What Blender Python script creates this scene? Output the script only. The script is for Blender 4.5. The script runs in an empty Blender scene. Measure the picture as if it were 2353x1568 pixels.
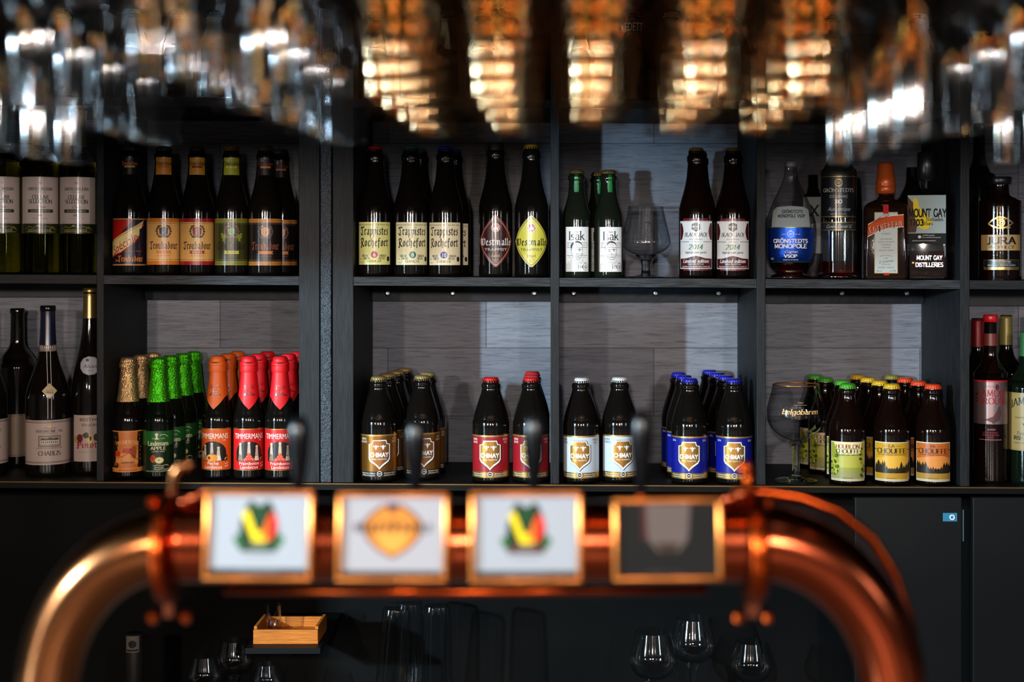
import bpy, bmesh, math, random
from mathutils import Vector, Matrix
# ------------------------------------------------------------------ camera, world, lights, exposure
SC = bpy.context.scene
COL = SC.collection
F = 50.0/36.0*2353.0          # focal length in pixels of the photograph
ZC = 1.5                      # camera height
D = 2.51                      # distance to the front edge of the back bar shelving
cam_d = bpy.data.cameras.new('camera'); cam = bpy.data.objects.new('camera', cam_d); COL.objects.link(cam)
cam.location = (0, 0, ZC); cam.rotation_euler = (math.pi/2, 0, 0)
cam_d.lens = 50; cam_d.sensor_width = 36
cam_d.shift_x = -(1276-1176.5)/2353; cam_d.shift_y = -(784-600)/2353
cam_d.clip_start = 0.02
cam_d.dof.use_dof = True; cam_d.dof.focus_distance = 2.545; cam_d.dof.aperture_fstop = 2.4
SC.camera = cam
SC.view_settings.view_transform = 'Standard'; SC.view_settings.look = 'None'
SC.view_settings.gamma = 1; SC.view_settings.use_curve_mapping = False; SC.view_settings.exposure = 0.0
cy = SC.cycles
cy.max_bounces = 8; cy.diffuse_bounces = 3; cy.glossy_bounces = 4; cy.transmission_bounces = 6
cy.transparent_max_bounces = 40; cy.caustics_reflective = False; cy.caustics_refractive = False
cy.use_denoising = True; cy.sample_clamp_indirect = 4.0; cy.sample_clamp_direct = 0
world = bpy.data.worlds.new('world'); SC.world = world; world.use_nodes = True
bg = world.node_tree.nodes['Background']; bg.inputs[0].default_value = (1.0, 0.97, 0.95, 1); bg.inputs[1].default_value = 0.085

def area(name, loc, target, sx, sy, power, col):
    l = bpy.data.lights.new(name, 'AREA'); l.shape = 'RECTANGLE'; l.size = sx; l.size_y = sy; l.energy = power; l.color = col
    o = bpy.data.objects.new(name, l); COL.objects.link(o); o.location = loc
    d = Vector(target)-Vector(loc); o.rotation_euler = d.to_track_quat('-Z', 'Y').to_euler(); return o
def bulb(name, loc, r, power, col):
    l = bpy.data.lights.new(name, 'POINT'); l.shadow_soft_size = r; l.energy = power; l.color = col
    o = bpy.data.objects.new(name, l); COL.objects.link(o); o.location = loc; return o
# daylight from a narrow opening on the left: a tight part that casts the bright patches, and the tall door slit
area('daylight_gap', (-2.36, -0.05, 1.74), (0.1, 2.65, 1.45), 0.05, 0.10, 210, (0.60, 0.85, 1.0))
area('door_slit_daylight', (-2.30, 0.0, 1.25), (0.0, 2.6, 1.3), 0.05, 1.9, 20, (0.70, 0.87, 1.0))
area('right_window_daylight', (2.3, -0.4, 1.75), (0.6, 2.6, 1.3), 0.3, 0.5, 7, (0.68, 0.88, 1.0))
# an added narrow cool spot that makes the blue glow behind the snifter
sp = bpy.data.lights.new('added_cool_spot', 'SPOT'); sp.energy = 220; sp.color = (0.55, 0.8, 1.0); sp.spot_size = math.radians(9.5); sp.spot_blend = 1; sp.shadow_soft_size = .03
spo = bpy.data.objects.new('added_cool_spot', sp); COL.objects.link(spo); spo.location = (-0.75, 0.1, 1.52); spo.rotation_euler = (Vector((.17, 2.78, 1.60))-spo.location).to_track_quat('-Z', 'Y').to_euler()
# neutral lamps low over the room side of the bar, then unseen bulbs added close to the hanging glasses for their highlights
for i, (x, y, z, p, c) in enumerate([(-1.0, -0.3, 1.70, 88, (1.0, 0.82, 0.66)), (-0.1, -0.5, 1.69, 108, (1.0, 0.88, 0.80)), (0.65, -0.35, 1.70, 82, (1.0, 0.88, 0.82))]):
    bulb('room_lamp', (x, y, z), 0.045, p, c)
for i, (x, y, z, p, c) in enumerate([(-0.58, 1.04, 1.74, .20, (0.60, 0.84, 1.0)), (-0.40, 1.02, 1.76, .22, (0.66, 0.9, 1.0)), (-0.24, 1.05, 1.73, .20, (1.0, 0.6, 0.3)), (-0.12, 1.03, 1.72, .40, (1.0, 0.42, 0.10)), (-0.03, 1.05, 1.76, .36, (1.0, 0.62, 0.2)), (0.06, 1.02, 1.72, .40, (1.0, 0.30, 0.06)),
                                     (0.15, 1.05, 1.75, .36, (1.0, 0.58, 0.14)), (0.24, 1.03, 1.72, .40, (1.0, 0.26, 0.04)), (0.40, 1.04, 1.75, .14, (0.7, 0.86, 1.0)), (0.58, 1.04, 1.74, .14, (1.0, 0.6, 0.4))]):
    bulb('added_glint_bulb', (x, y, z), 0.018, p*.9, c)

# ------------------------------------------------------------------ helpers
R = math.radians
def lin(h):
    if not isinstance(h, str): return h
    h = h.lstrip('#'); h = ''.join(c*2 for c in h) if len(h) == 3 else h; v = [int(h[i:i+2], 16)/255 for i in (0, 2, 4)]
    return tuple(c/12.92 if c <= .04045 else ((c+.055)/1.055)**2.4 for c in v)
_m = {}
def new_mat(name):
    m = bpy.data.materials.new(name); m.use_nodes = True; m.node_tree.nodes.clear()
    out = m.node_tree.nodes.new('ShaderNodeOutputMaterial'); return m, m.node_tree, out
def pm(name, col, rough=.5, metal=0., spec=.5, coat=0., bump=None, emis=None, croug=.05):
    """principled material; bump = (scale, strength)"""
    if name in _m: return _m[name]
    m, nt, out = new_mat(name); b = nt.nodes.new('ShaderNodeBsdfPrincipled')
    b.inputs['Base Color'].default_value = (*lin(col), 1); b.inputs['Roughness'].default_value = rough
    b.inputs['Metallic'].default_value = metal; b.inputs['Specular IOR Level'].default_value = spec
    b.inputs['Coat Weight'].default_value = coat; b.inputs['Coat Roughness'].default_value = croug
    if bump:
        tc = nt.nodes.new('ShaderNodeTexCoord'); nz = nt.nodes.new('ShaderNodeTexNoise'); bp = nt.nodes.new('ShaderNodeBump')
        nz.inputs['Scale'].default_value = bump[0]; nz.inputs['Detail'].default_value = 3
        bp.inputs['Strength'].default_value = bump[1]; bp.inputs['Distance'].default_value = .001
        nt.links.new(tc.outputs['Object'], nz.inputs['Vector']); nt.links.new(nz.outputs[0], bp.inputs['Height'])
        nt.links.new(bp.outputs[0], b.inputs['Normal'])
    if emis:
        b.inputs['Emission Color'].default_value = (*lin(emis[0]), 1); b.inputs['Emission Strength'].default_value = emis[1]
    nt.links.new(b.outputs[0], out.inputs[0]); _m[name] = m; return m
def thin_glass(name, tint=(1, 1, 1), edge=(.35, .38, .4), rough=.03, refl=.08, reflg=.9, diff=0.0, dcol=(.5, .5, .5), gcol=(1, 1, 1)):
    """a thin glass wall: see-through in the middle, darker and more reflecting at grazing angles"""
    if name in _m: return _m[name]
    m, nt, out = new_mat(name); N = nt.nodes.new
    lw = N('ShaderNodeLayerWeight'); lw.inputs[0].default_value = .35
    tr = N('ShaderNodeBsdfTransparent'); gl = N('ShaderNodeBsdfGlossy'); gl.inputs['Roughness'].default_value = rough
    mc = N('ShaderNodeMixRGB'); mc.inputs[1].default_value = (*tint, 1); mc.inputs[2].default_value = (*edge, 1)
    pw = N('ShaderNodeMath'); pw.operation = 'POWER'; pw.inputs[1].default_value = 2.2
    mr = N('ShaderNodeMapRange'); mr.inputs[3].default_value = refl; mr.inputs[4].default_value = reflg; gl.inputs['Color'].default_value = (*gcol, 1)
    mx = N('ShaderNodeMixShader'); L = nt.links.new
    L(lw.outputs['Facing'], pw.inputs[0]); L(pw.outputs[0], mc.inputs[0]); L(pw.outputs[0], mr.inputs[0])
    L(mc.outputs[0], tr.inputs[0]); L(mr.outputs[0], mx.inputs[0]); L(tr.outputs[0], mx.inputs[1]); L(gl.outputs[0], mx.inputs[2])
    last = mx
    if diff:
        df = N('ShaderNodeBsdfDiffuse'); df.inputs[0].default_value = (*dcol, 1); m2 = N('ShaderNodeMixShader'); m2.inputs[0].default_value = diff
        L(mx.outputs[0], m2.inputs[1]); L(df.outputs[0], m2.inputs[2]); last = m2
    L(last.outputs[0], out.inputs[0]); _m[name] = m; return m
def solid_glass(name, col, rough=.0, ior=1.45):
    if name in _m: return _m[name]
    m, nt, out = new_mat(name); g = nt.nodes.new('ShaderNodeBsdfGlass')
    g.inputs['Color'].default_value = (*col, 1); g.inputs['Roughness'].default_value = rough; g.inputs['IOR'].default_value = ior
    nt.links.new(g.outputs[0], out.inputs[0]); _m[name] = m; return m
def wood(name, c1, c2, axis, rough=.55, scale=60, bump=.25):
    """dark grained board, grain running along axis"""
    if name in _m: return _m[name]
    m, nt, out = new_mat(name); N = nt.nodes.new; L = nt.links.new
    b = N('ShaderNodeBsdfPrincipled'); tc = N('ShaderNodeTexCoord'); mp = N('ShaderNodeMapping')
    s = [scale*8]*3; s['XYZ'.index(axis)] = scale*.35; mp.inputs['Scale'].default_value = s
    nz = N('ShaderNodeTexNoise'); nz.inputs['Scale'].default_value = 1; nz.inputs['Detail'].default_value = 4; nz.inputs['Roughness'].default_value = .7
    cr = N('ShaderNodeValToRGB'); cr.color_ramp.elements[0].position = .38; cr.color_ramp.elements[1].position = .66
    cr.color_ramp.elements[0].color = (*lin(c1), 1); cr.color_ramp.elements[1].color = (*lin(c2), 1)
    bp = N('ShaderNodeBump'); bp.inputs['Strength'].default_value = bump; bp.inputs['Distance'].default_value = .001
    L(tc.outputs['Object'], mp.inputs[0]); L(mp.outputs[0], nz.inputs['Vector']); L(nz.outputs[0], cr.inputs[0]); L(nz.outputs[0], bp.inputs['Height'])
    L(cr.outputs[0], b.inputs['Base Color']); L(bp.outputs[0], b.inputs['Normal']); b.inputs['Roughness'].default_value = rough; b.inputs['Specular IOR Level'].default_value = .2
    L(b.outputs[0], out.inputs[0]); _m[name] = m; return m
def plank_wall():
    m, nt, out = new_mat('grey_plank_laminate'); N = nt.nodes.new; L = nt.links.new
    b = N('ShaderNodeBsdfPrincipled'); tc = N('ShaderNodeTexCoord'); sx = N('ShaderNodeSeparateXYZ'); cb = N('ShaderNodeCombineXYZ')
    L(tc.outputs['Object'], sx.inputs[0]); L(sx.outputs['X'], cb.inputs['X']); L(sx.outputs['Z'], cb.inputs['Y'])
    br = N('ShaderNodeTexBrick'); br.offset = .37; br.inputs['Scale'].default_value = 1
    br.inputs['Color1'].default_value = (.125, .128, .155, 1); br.inputs['Color2'].default_value = (.20, .207, .235, 1); br.inputs['Mortar'].default_value = (.05, .05, .06, 1)
    br.inputs['Mortar Size'].default_value = .0009; br.inputs['Brick Width'].default_value = .52; br.inputs['Row Height'].default_value = .1333
    mv = N('ShaderNodeVectorMath'); mv.operation = 'ADD'; mv.inputs[1].default_value = (.655, -.1302+.1333*2, 0)
    L(cb.outputs[0], mv.inputs[0]); L(mv.outputs[0], br.inputs['Vector'])
    def streak(sxx, sz, lo, hi, c):
        mp = N('ShaderNodeMapping'); mp.inputs['Scale'].default_value = (sxx, 1, sz); L(tc.outputs['Object'], mp.inputs[0])
        nz = N('ShaderNodeTexNoise'); nz.inputs['Scale'].default_value = 1; nz.inputs['Detail'].default_value = 5; nz.inputs['Roughness'].default_value = .72
        L(mp.outputs[0], nz.inputs['Vector']); cr = N('ShaderNodeValToRGB'); cr.color_ramp.elements[0].position = lo; cr.color_ramp.elements[1].position = hi
        cr.color_ramp.elements[0].color = (*c, 1); cr.color_ramp.elements[1].color = (1, 1, 1, 1); L(nz.outputs[0], cr.inputs[0]); return cr
    a = streak(18, 430, .34, .50, (.42, .42, .45)); c = streak(9, 90, .3, .62, (.72, .72, .74))
    m1 = N('ShaderNodeMixRGB'); m1.blend_type = 'MULTIPLY'; m1.inputs[0].default_value = 1; m2 = N('ShaderNodeMixRGB'); m2.blend_type = 'MULTIPLY'; m2.inputs[0].default_value = 1
    L(br.outputs[0], m1.inputs[1]); L(a.outputs[0], m1.inputs[2]); L(m1.outputs[0], m2.inputs[1]); L(c.outputs[0], m2.inputs[2])
    L(m2.outputs[0], b.inputs['Base Color']); b.inputs['Roughness'].default_value = .6; b.inputs['Specular IOR Level'].default_value = .3
    L(b.outputs[0], out.inputs[0]); return m

def raw(name, verts, faces, mats, mi=None, smooth=False):
    me = bpy.data.meshes.new(name); me.from_pydata(verts, [], faces)
    for m in (mats if isinstance(mats, (list, tuple)) else [mats]): me.materials.append(m)
    if mi: me.polygons.foreach_set('material_index', mi)
    if smooth: me.polygons.foreach_set('use_smooth', [True]*len(me.polygons))
    me.update(); return me
def link(name, me, parent=None, loc=None, rot=None, **kw):
    o = bpy.data.objects.new(name, me); COL.objects.link(o)
    if parent: o.parent = parent
    if loc: o.location = loc
    if rot: o.rotation_euler = rot
    for k, v in kw.items(): o[k] = v
    return o
def root(name, loc, rz=0, label=None, cat=None, group=None):
    o = link(name, None, None, loc, (0, 0, rz)); o.empty_display_size = .01
    if label: o['label'] = label
    if cat: o['category'] = cat
    if group: o['group'] = group
    return o
def copy_tree(o, parent=None):
    c = o.copy(); COL.objects.link(c); c.parent = parent
    for ch in list(o.children): copy_tree(ch, c)
    return c
class MB:
    """collects shapes into one mesh"""
    def __init__(s): s.v = []; s.f = []
    def add(s, v, f):
        n = len(s.v); s.v += [tuple(p) for p in v]; s.f += [tuple(i+n for i in g) for g in f]; return s
    def box(s, x0, x1, y0, y1, z0, z1, bev=0):
        if bev:
            bm = bmesh.new(); bmesh.ops.create_cube(bm, size=1)
            for v in bm.verts: v.co = Vector(((x0+x1)/2+v.co.x*(x1-x0), (y0+y1)/2+v.co.y*(y1-y0), (z0+z1)/2+v.co.z*(z1-z0)))
            bmesh.ops.bevel(bm, geom=bm.edges[:], offset=bev, segments=2, affect='EDGES', profile=.5)
            bm.verts.index_update(); s.add([v.co[:] for v in bm.verts], [[v.index for v in f.verts] for f in bm.faces]); bm.free(); return s
        v = [(x, y, z) for x in (x0, x1) for y in (y0, y1) for z in (z0, z1)]
        return s.add(v, [(0, 1, 3, 2), (4, 6, 7, 5), (0, 4, 5, 1), (2, 3, 7, 6), (0, 2, 6, 4), (1, 5, 7, 3)])
    def lathe(s, prof, seg=40, c=(0, 0, 0), mat=None, flute=None, close=True):
        """prof = [(r, z)]; flute = (count, function(z index) -> amplitude)"""
        v = []; f = []; n = len(prof)
        for k, (r, z) in enumerate(prof):
            for i in range(seg):
                a = 2*math.pi*i/seg; rr = r
                if flute: rr = r*(1+flute[1][k]*math.cos(flute[0]*a))
                p = Vector((rr*math.cos(a), rr*math.sin(a), z))
                if mat: p = mat @ p
                v.append((p[0]+c[0], p[1]+c[1], p[2]+c[2]))
        for k in range(n-1):
            for i in range(seg):
                j = (i+1) % seg; f.append((k*seg+i, k*seg+j, (k+1)*seg+j, (k+1)*seg+i))
        if close: f.append(tuple(range(seg-1, -1, -1))); f.append(tuple((n-1)*seg+i for i in range(seg)))
        return s.add(v, f)
    def tube(s, pts, r, seg=16, caps=True):
        pts = [Vector(p) for p in pts]; v = []; f = []; n = len(pts); up = None
        for k, p in enumerate(pts):
            t = (pts[min(k+1, n-1)]-pts[max(k-1, 0)]).normalized()
            if up is None: up = t.orthogonal().normalized()
            up = (up-t*up.dot(t)).normalized(); w = t.cross(up); rr = r[k] if isinstance(r, (list, tuple)) else r
            for i in range(seg):
                a = 2*math.pi*i/seg; v.append(p+(up*math.cos(a)+w*math.sin(a))*rr)
        for k in range(n-1):
            for i in range(seg):
                j = (i+1) % seg; f.append((k*seg+i, k*seg+j, (k+1)*seg+j, (k+1)*seg+i))
        if caps: f.append(tuple(range(seg-1, -1, -1))); f.append(tuple((n-1)*seg+i for i in range(seg)))
        return s.add(v, f)
    def ball(s, c, r, seg=16, sc=(1, 1, 1)):
        pr = []; n = seg//2
        for k in range(n+1):
            a = -math.pi/2+math.pi*k/n; pr.append((max(r*math.cos(a), r*.02), r*math.sin(a)))
        return s.lathe(pr, seg, c, Matrix.Diagonal(sc))
    def mesh(s, name, mats, smooth=False): return raw(name, s.v, s.f, mats, None, smooth)
def px(p, Y): return (p-1276)*Y/F
def pz(p, Y): return ZC-(p-600)*Y/F
def smooth_prof(pts, n=5):
    """Catmull-Rom through (r, z) points"""
    out = []
    for i in range(len(pts)-1):
        p0 = pts[max(i-1, 0)]; p1 = pts[i]; p2 = pts[i+1]; p3 = pts[min(i+2, len(pts)-1)]
        for k in range(n):
            t = k/n; q = []
            for a in (0, 1):
                q.append(.5*((2*p1[a])+(-p0[a]+p2[a])*t+(2*p0[a]-5*p1[a]+4*p2[a]-p3[a])*t*t+(-p0[a]+3*p1[a]-3*p2[a]+p3[a])*t**3))
            out.append(tuple(q))
    out.append(pts[-1]); return out

# ------------------------------------------------------------------ lettering
S1 = 1/1277.0     # one photo pixel at the bottles, in metres
_tc = {}
def sans(s):
    """outline letters as triangles, cap height 1"""
    if s in _tc: return _tc[s]
    c = bpy.data.curves.new('t', 'FONT'); c.body = s; c.resolution_u = 3; c.size = 1
    o = bpy.data.objects.new('t', c); COL.objects.link(o)
    dg = bpy.context.evaluated_depsgraph_get(); me = o.evaluated_get(dg).to_mesh()
    v = [(p.co.x, p.co.y) for p in me.vertices]; f = [tuple(q.vertices) for q in me.polygons]
    o.evaluated_get(dg).to_mesh_clear(); bpy.data.objects.remove(o); bpy.data.curves.remove(c)
    k = 1/.729; v = [(x*k, y*k) for x, y in v]
    _tc[s] = ([[v[i] for i in q] for q in f], max([p[0] for p in v] or [0])); return _tc[s]
def arc(cx, cy, rx, ry, a0, a1, n=7): return [(cx+rx*math.cos(R(a0+(a1-a0)*i/n)), cy+ry*math.sin(R(a0+(a1-a0)*i/n))) for i in range(n+1)]
# pen skeletons: units, cap height 7, x-height 4.6 ; name: (advance, strokes)
RO = {
 'A': (5.6, [[(0,0),(2.8,7)],[(2.8,7),(5.6,0)],[(1.1,2.5),(4.5,2.5)]]), 'B': (4.4, [[(0,0),(0,7)],[(0,7),(2,7)]+arc(2.2,5.35,1.7,1.65,90,-90),[(0,3.7),(2.3,3.7)]+arc(2.4,1.85,1.9,1.85,90,-90)+[(0,0)]]),
 'C': (5, [arc(3,3.5,3,3.6,45,315,12)]), 'D': (5.4, [[(0,0),(0,7)],[(0,7),(2,7)]+arc(2,3.5,3.3,3.5,90,-90,10)+[(0,0)]]),
 'E': (4, [[(0,0),(0,7)],[(0,7),(3.7,7)],[(0,3.6),(3,3.6)],[(0,0),(3.9,0)]]), 'F': (3.8, [[(0,0),(0,7)],[(0,7),(3.7,7)],[(0,3.6),(3,3.6)]]),
 'G': (5.4, [arc(3,3.5,3,3.6,45,340,12),[(5.2,3),(5.2,.6)]]), 'H': (5, [[(0,0),(0,7)],[(5,0),(5,7)],[(0,3.6),(5,3.6)]]), 'I': (.6, [[(.3,0),(.3,7)]]),
 'J': (2.6, [[(2,7),(2,1)]+arc(.9,1,1.1,1.3,0,-120,5)]), 'K': (4.8, [[(0,0),(0,7)],[(4.3,7),(0,3)],[(1.4,4.2),(4.7,0)]]), 'L': (3.8, [[(0,7),(0,0)],[(0,0),(3.8,0),(3.8,1)]]),
 'M': (6.6, [[(.3,0),(.7,7)],[(.7,7),(3.3,1)],[(3.3,1),(5.9,7)],[(5.9,7),(6.3,0)]]), 'N': (5.2, [[(0,0),(0,7)],[(0,7),(5.2,0)],[(5.2,0),(5.2,7)]]),
 'O': (6.2, [arc(3.1,3.5,3.1,3.6,0,360,18)]), 'P': (4.2, [[(0,0),(0,7)],[(0,7),(2,7)]+arc(2.2,5.2,1.9,1.8,90,-90)+[(0,3.4)]]),
 'R': (4.8, [[(0,0),(0,7)],[(0,7),(2,7)]+arc(2.2,5.2,1.9,1.8,90,-90)+[(0,3.4)],[(2.2,3.4),(4.8,0)]]),
 'S': (3.8, [arc(1.9,5.2,1.8,1.8,50,250,7)+arc(1.9,1.8,1.9,1.8,70,-140,8)]), 'T': (5, [[(2.5,0),(2.5,7)],[(0,6.2),(0,7),(5,7),(5,6.2)]]),
 'U': (5, [[(0,7),(0,2.4)]+arc(2.5,2.4,2.5,2.5,180,360,9)+[(5,7)]]), 'V': (5.4, [[(0,7),(2.7,0)],[(2.7,0),(5.4,7)]]), 'X': (5, [[(0,7),(5,0)],[(5,7),(0,0)]]),
 'Y': (5.2, [[(0,7),(2.6,3.4)],[(5.2,7),(2.6,3.4),(2.6,0)]]), 'a': (3.3, [[(.3,3.8)]+arc(1.5,3.4,1.3,1.2,130,0,5)+[(2.8,.6),(3.4,0)],[(2.8,2.7)]+arc(1.4,1.35,1.4,1.3,80,300,8)+[(2.8,1.2)]]),
 'b': (3.6, [[(0,7.2),(0,0)],[(0,1)]+arc(1.8,2.3,1.8,2.3,200,520,10)]), 'd': (3.6, [[(3.4,7.2),(3.4,0)],arc(1.7,2.3,1.7,2.3,20,340,10)]),
 'e': (3.3, [[(0,2.5),(3.2,2.7)]+arc(1.7,2.4,1.6,2.3,10,320,10)]), 'i': (.6, [[(.3,0),(.3,4.6)],[(.2,6.3),(.4,6.5)]]), 'k': (3.6, [[(0,0),(0,7.4)],[(3,4.6),(0,1.9)],[(1.1,2.8),(3.6,0)]]),
 'l': (.6, [[(.3,0),(.3,7.3)]]), 'm': (6, [[(0,0),(0,4.6)],[(0,3.5)]+arc(1.5,3.2,1.4,1.4,150,0,5)+[(2.9,0)],[(2.9,3.5)]+arc(4.4,3.2,1.4,1.4,150,0,5)+[(5.8,0)]]),
 'n': (3.4, [[(0,0),(0,4.6)],[(0,3.5)]+arc(1.6,3.1,1.6,1.5,150,0,6)+[(3.2,0)]]), 'o': (3.6, [arc(1.8,2.3,1.8,2.4,0,360,14)]), 'r': (2.3, [[(0,0),(0,4.6)],[(0,3.3),(.9,4.5),(2.2,4.4)]]),
 's': (2.6, [arc(1.3,3.45,1.2,1.15,50,250,6)+arc(1.3,1.15,1.3,1.2,70,-140,7)]), 't': (2.2, [[(.8,6),(.8,.8),(1.4,0),(2.2,.4)],[(0,4.6),(2.1,4.6)]]),
 'u': (3.5, [[(0,4.6),(0,1.4)]+arc(1.6,1.4,1.6,1.4,180,330,6)+[(3.3,4.6)],[(3.3,4.6),(3.3,0)]]), 'g': (3.6, [arc(1.7,2.5,1.7,2.1,0,360,10),[(3.4,4.5),(3.4,-1)]+arc(1.8,-1,1.6,1.3,0,-150,6)]),
 'p': (3.6, [[(0,4.6),(0,-2.2)],arc(1.8,2.3,1.8,2.3,200,520,10)]), 'c': (3, [arc(1.8,2.3,1.8,2.4,50,310,9)]), 'h': (3.4, [[(0,0),(0,7.2)],[(0,3.5)]+arc(1.6,3.1,1.6,1.5,150,0,6)+[(3.2,0)]]),
 '0': (3.6, [arc(1.8,3.3,1.8,3.4,0,360,14)]), '1': (2, [[(.3,5.6),(1.2,6.7),(1.2,0)]]), '2': (3.5, [[(.1,5.3)]+arc(1.7,5,1.6,1.8,160,-30,7)+[(0,0),(3.5,0)]]), '4': (3.8, [[(2.7,0),(2.7,6.8),(0,2),(3.8,2)]]),
 'W': (7.6, [[(0,7),(1.9,0)],[(1.9,0),(3.8,7)],[(3.8,7),(5.7,0)],[(5.7,0),(7.6,7)]]), 'Ö': (6.2, [arc(3.1,3.5,3.1,3.6,0,360,18),[(1.8,8.6),(2.2,8.6)],[(4,8.6),(4.4,8.6)]]), '3': (3.6, [arc(1.7,5.1,1.6,1.6,150,-80,7)+arc(1.7,1.8,1.8,1.8,85,-150,8)]), '7': (3.6, [[(0,6.7),(3.5,6.7),(1.3,0)]]),
 'Z': (4.6, [[(.2,7),(4.4,7),(.2,0),(4.6,0)]]), ' ': (2.4, []), '-': (2, [[(0,2.6),(2,2.6)]]),
}
def mn(x, h=4.8): return [(x-.7, h-.6), (x, h), (x, .7), (x+.5, 0), (x+1, .6)]
BL = {
 'T': (6, [[(0,5.2),(.5,6.9),(2,6.3),(4,6.9),(6.3,6.6)],[(3,6.6),(2.4,5),(3.2,3.2),(3.2,-.6)],[(3.2,.2),(1,.2),(.2,1.8)]]),
 'R': (5.6, [[(1.4,6.8),(1.4,-1.2),(.2,-.2)],[(-.2,6),(1.4,6.9),(3.4,6.9),(4.6,5.8),(4.3,4.1),(2,3.4)],[(2,3.5),(3.6,.8),(5.6,-.2)]]),
 'W': (7.6, [[(0,6),(.8,6.9),(.8,1),(2,0),(3.6,1)],[(2,6),(3.6,6.9),(3.6,1),(4.8,0),(6.6,1.2)],[(5.2,6.1),(6.2,6.9),(7.2,5.6),(6.6,1.2)],[(2,6.3),(2,1.2)]]),
 'P': (5.2, [[(1.3,6.8),(1.3,-1.2)],[(2.6,6.4),(2.6,2)],[(0,6),(1.3,6.9),(3.8,6.9),(5,5.6),(4.8,3.4),(3,2.4),(1.6,3)],[(0,0),(1.3,.4),(2.6,-.4)]]),
 'G': (5.2, [[(4.6,6.9),(2,6.4),(.5,4.6),(.5,2),(2,0),(4.6,.4)],[(4.5,3.6),(4.5,.4)],[(2.6,6),(2.6,1)],[(2.6,3.7),(5.2,3.7)]]),
 'i': (2, [mn(.7), [(.4,6.2),(1,6.8)]]), 'n': (4.4, [mn(.7)[:3], [(.9,4),(2.2,4.9),(3,4.3),(3,.7),(3.5,0),(4,.6)]]),
 'm': (6.8, [mn(.7)[:3], [(.9,4),(2.1,4.9),(2.9,4.3),(2.9,.4)], [(3.1,4),(4.4,4.9),(5.2,4.3),(5.2,.7),(5.7,0),(6.3,.6)]]),
 'u': (4.2, [[(0,4.2),(.7,4.8),(.7,1),(1.6,.1),(2.9,.9)], mn(3)]), 'r': (2.9, [mn(.7), [(.9,3.9),(1.9,4.9),(2.8,4.1)]]),
 'a': (3.9, [[(.6,4.2),(1.8,4.9),(2.8,4.2),(2.8,.7),(3.3,0),(3.8,.5)], [(2.8,2.8),(.9,2.2),(.7,.8),(1.6,0),(2.8,.9)]]),
 'd': (4, [[(2,7),(.9,6.6),(2.9,4.2),(3.1,1),(1.9,0),(.7,.9),(.7,3.8),(1.8,4.7),(2.8,4)]]),
 'b': (3.9, [[(0,6.4),(.7,7.1),(.7,.9),(1.9,0),(3.1,1),(3.1,3.8),(2,4.8),(.9,3.9)]]), 'h': (4.1, [[(0,6.4),(.7,7.1),(.7,.3)],[(.9,3.9),(2.1,4.9),(3.1,4),(3.1,1),(2.4,-1.2)]]),
 'l': (1.9, [[(0,6.4),(.7,7.1),(.7,.8),(1.2,0),(1.8,.6)]]), 't': (2.6, [[(.8,6),(.8,.8),(1.5,0),(2.3,.6)],[(0,4.7),(2.4,4.7)]]),
 'o': (3.8, [[(.7,4),(.7,1),(1.7,0),(3,.9),(3,3.8),(2,4.9),(.7,4)]]), 'p': (3.9, [[(0,4.2),(.7,4.9),(.7,-2.2)],[(.9,3.9),(2.1,4.9),(3.1,4),(3.1,1),(2,0),(.8,.6)]]),
 's': (3.2, [[(2.7,4.4),(1.6,4.9),(.7,3.8),(2.6,1.9),(2.5,.7),(1.5,0),(.4,.7)]]), 'e': (3.2, [[(.9,2.5),(2.7,3.4),(1.8,4.9),(.7,3.9),(.7,1),(1.7,0),(3,.8)]]),
 'c': (3, [[(2.7,4.2),(1.7,4.9),(.7,3.9),(.7,1),(1.6,0),(2.9,.8)]]), 'f': (2.6, [[(2.7,6.6),(1.6,7.1),(.9,6),(.9,-1.2)],[(0,4.7),(2.3,4.7)]]),
 ' ': (2.2, []),
}
def hull(ps):
    ps = sorted(set(ps)); 
    def half(q):
        h = []
        for p in q:
            while len(h) > 1 and (h[-1][0]-h[-2][0])*(p[1]-h[-2][1])-(h[-1][1]-h[-2][1])*(p[0]-h[-2][0]) <= 1e-12: h.pop()
            h.append(p)
        return h[:-1]
    return half(ps)+half(ps[::-1])
def pen(s, style):
    key = (s, style)
    if key in _tc: return _tc[key]
    G = BL if style == 'black' else RO
    ang, w, t = {'black': (38, 1.3, .36), 'serif': (8, 1.25, .4), 'didot': (3, 1.05, .2), 'bold': (0, 1.45, 1.2), 'script': (35, .6, .25)}[style]
    a = R(ang); n = (math.cos(a)*w/2, math.sin(a)*w/2); m = (-math.sin(a)*t/2, math.cos(a)*t/2); out = []; x = 0
    for ch in s:
        adv, st = G.get(ch, G.get(ch.lower(), (3, [])))
        for pl in st:
            for p, q in zip(pl, pl[1:]):
                pts = [(x+e[0]+i*n[0]+j*m[0], e[1]+i*n[1]+j*m[1]) for e in (p, q) for i in (-1, 1) for j in (-1, 1)]
                out.append(hull([(round(u/7, 5), round(v/7, 5)) for u, v in pts]))
            if style in ('serif', 'didot'):
                for e, g in ((pl[0], pl[1]), (pl[-1], pl[-2])):
                    if abs(e[0]-g[0]) < abs(e[1]-g[1])*.75 and abs(e[1]-g[1]) > 2 and (abs(e[1]) < .05 or abs(e[1]-7) < .05 or abs(e[1]-4.6) < .05 or e[1] > 7.1):
                        k = 1.05; h = .16; out.append([((x+e[0]+i)/7, (e[1]+j)/7) for i, j in ((-k, -h), (k, -h), (k, h), (-k, h))])
        x += adv+(1.0 if style == 'black' else 1.5)
    _tc[key] = (out, max(x-1, .1)/7); return _tc[key]

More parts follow.
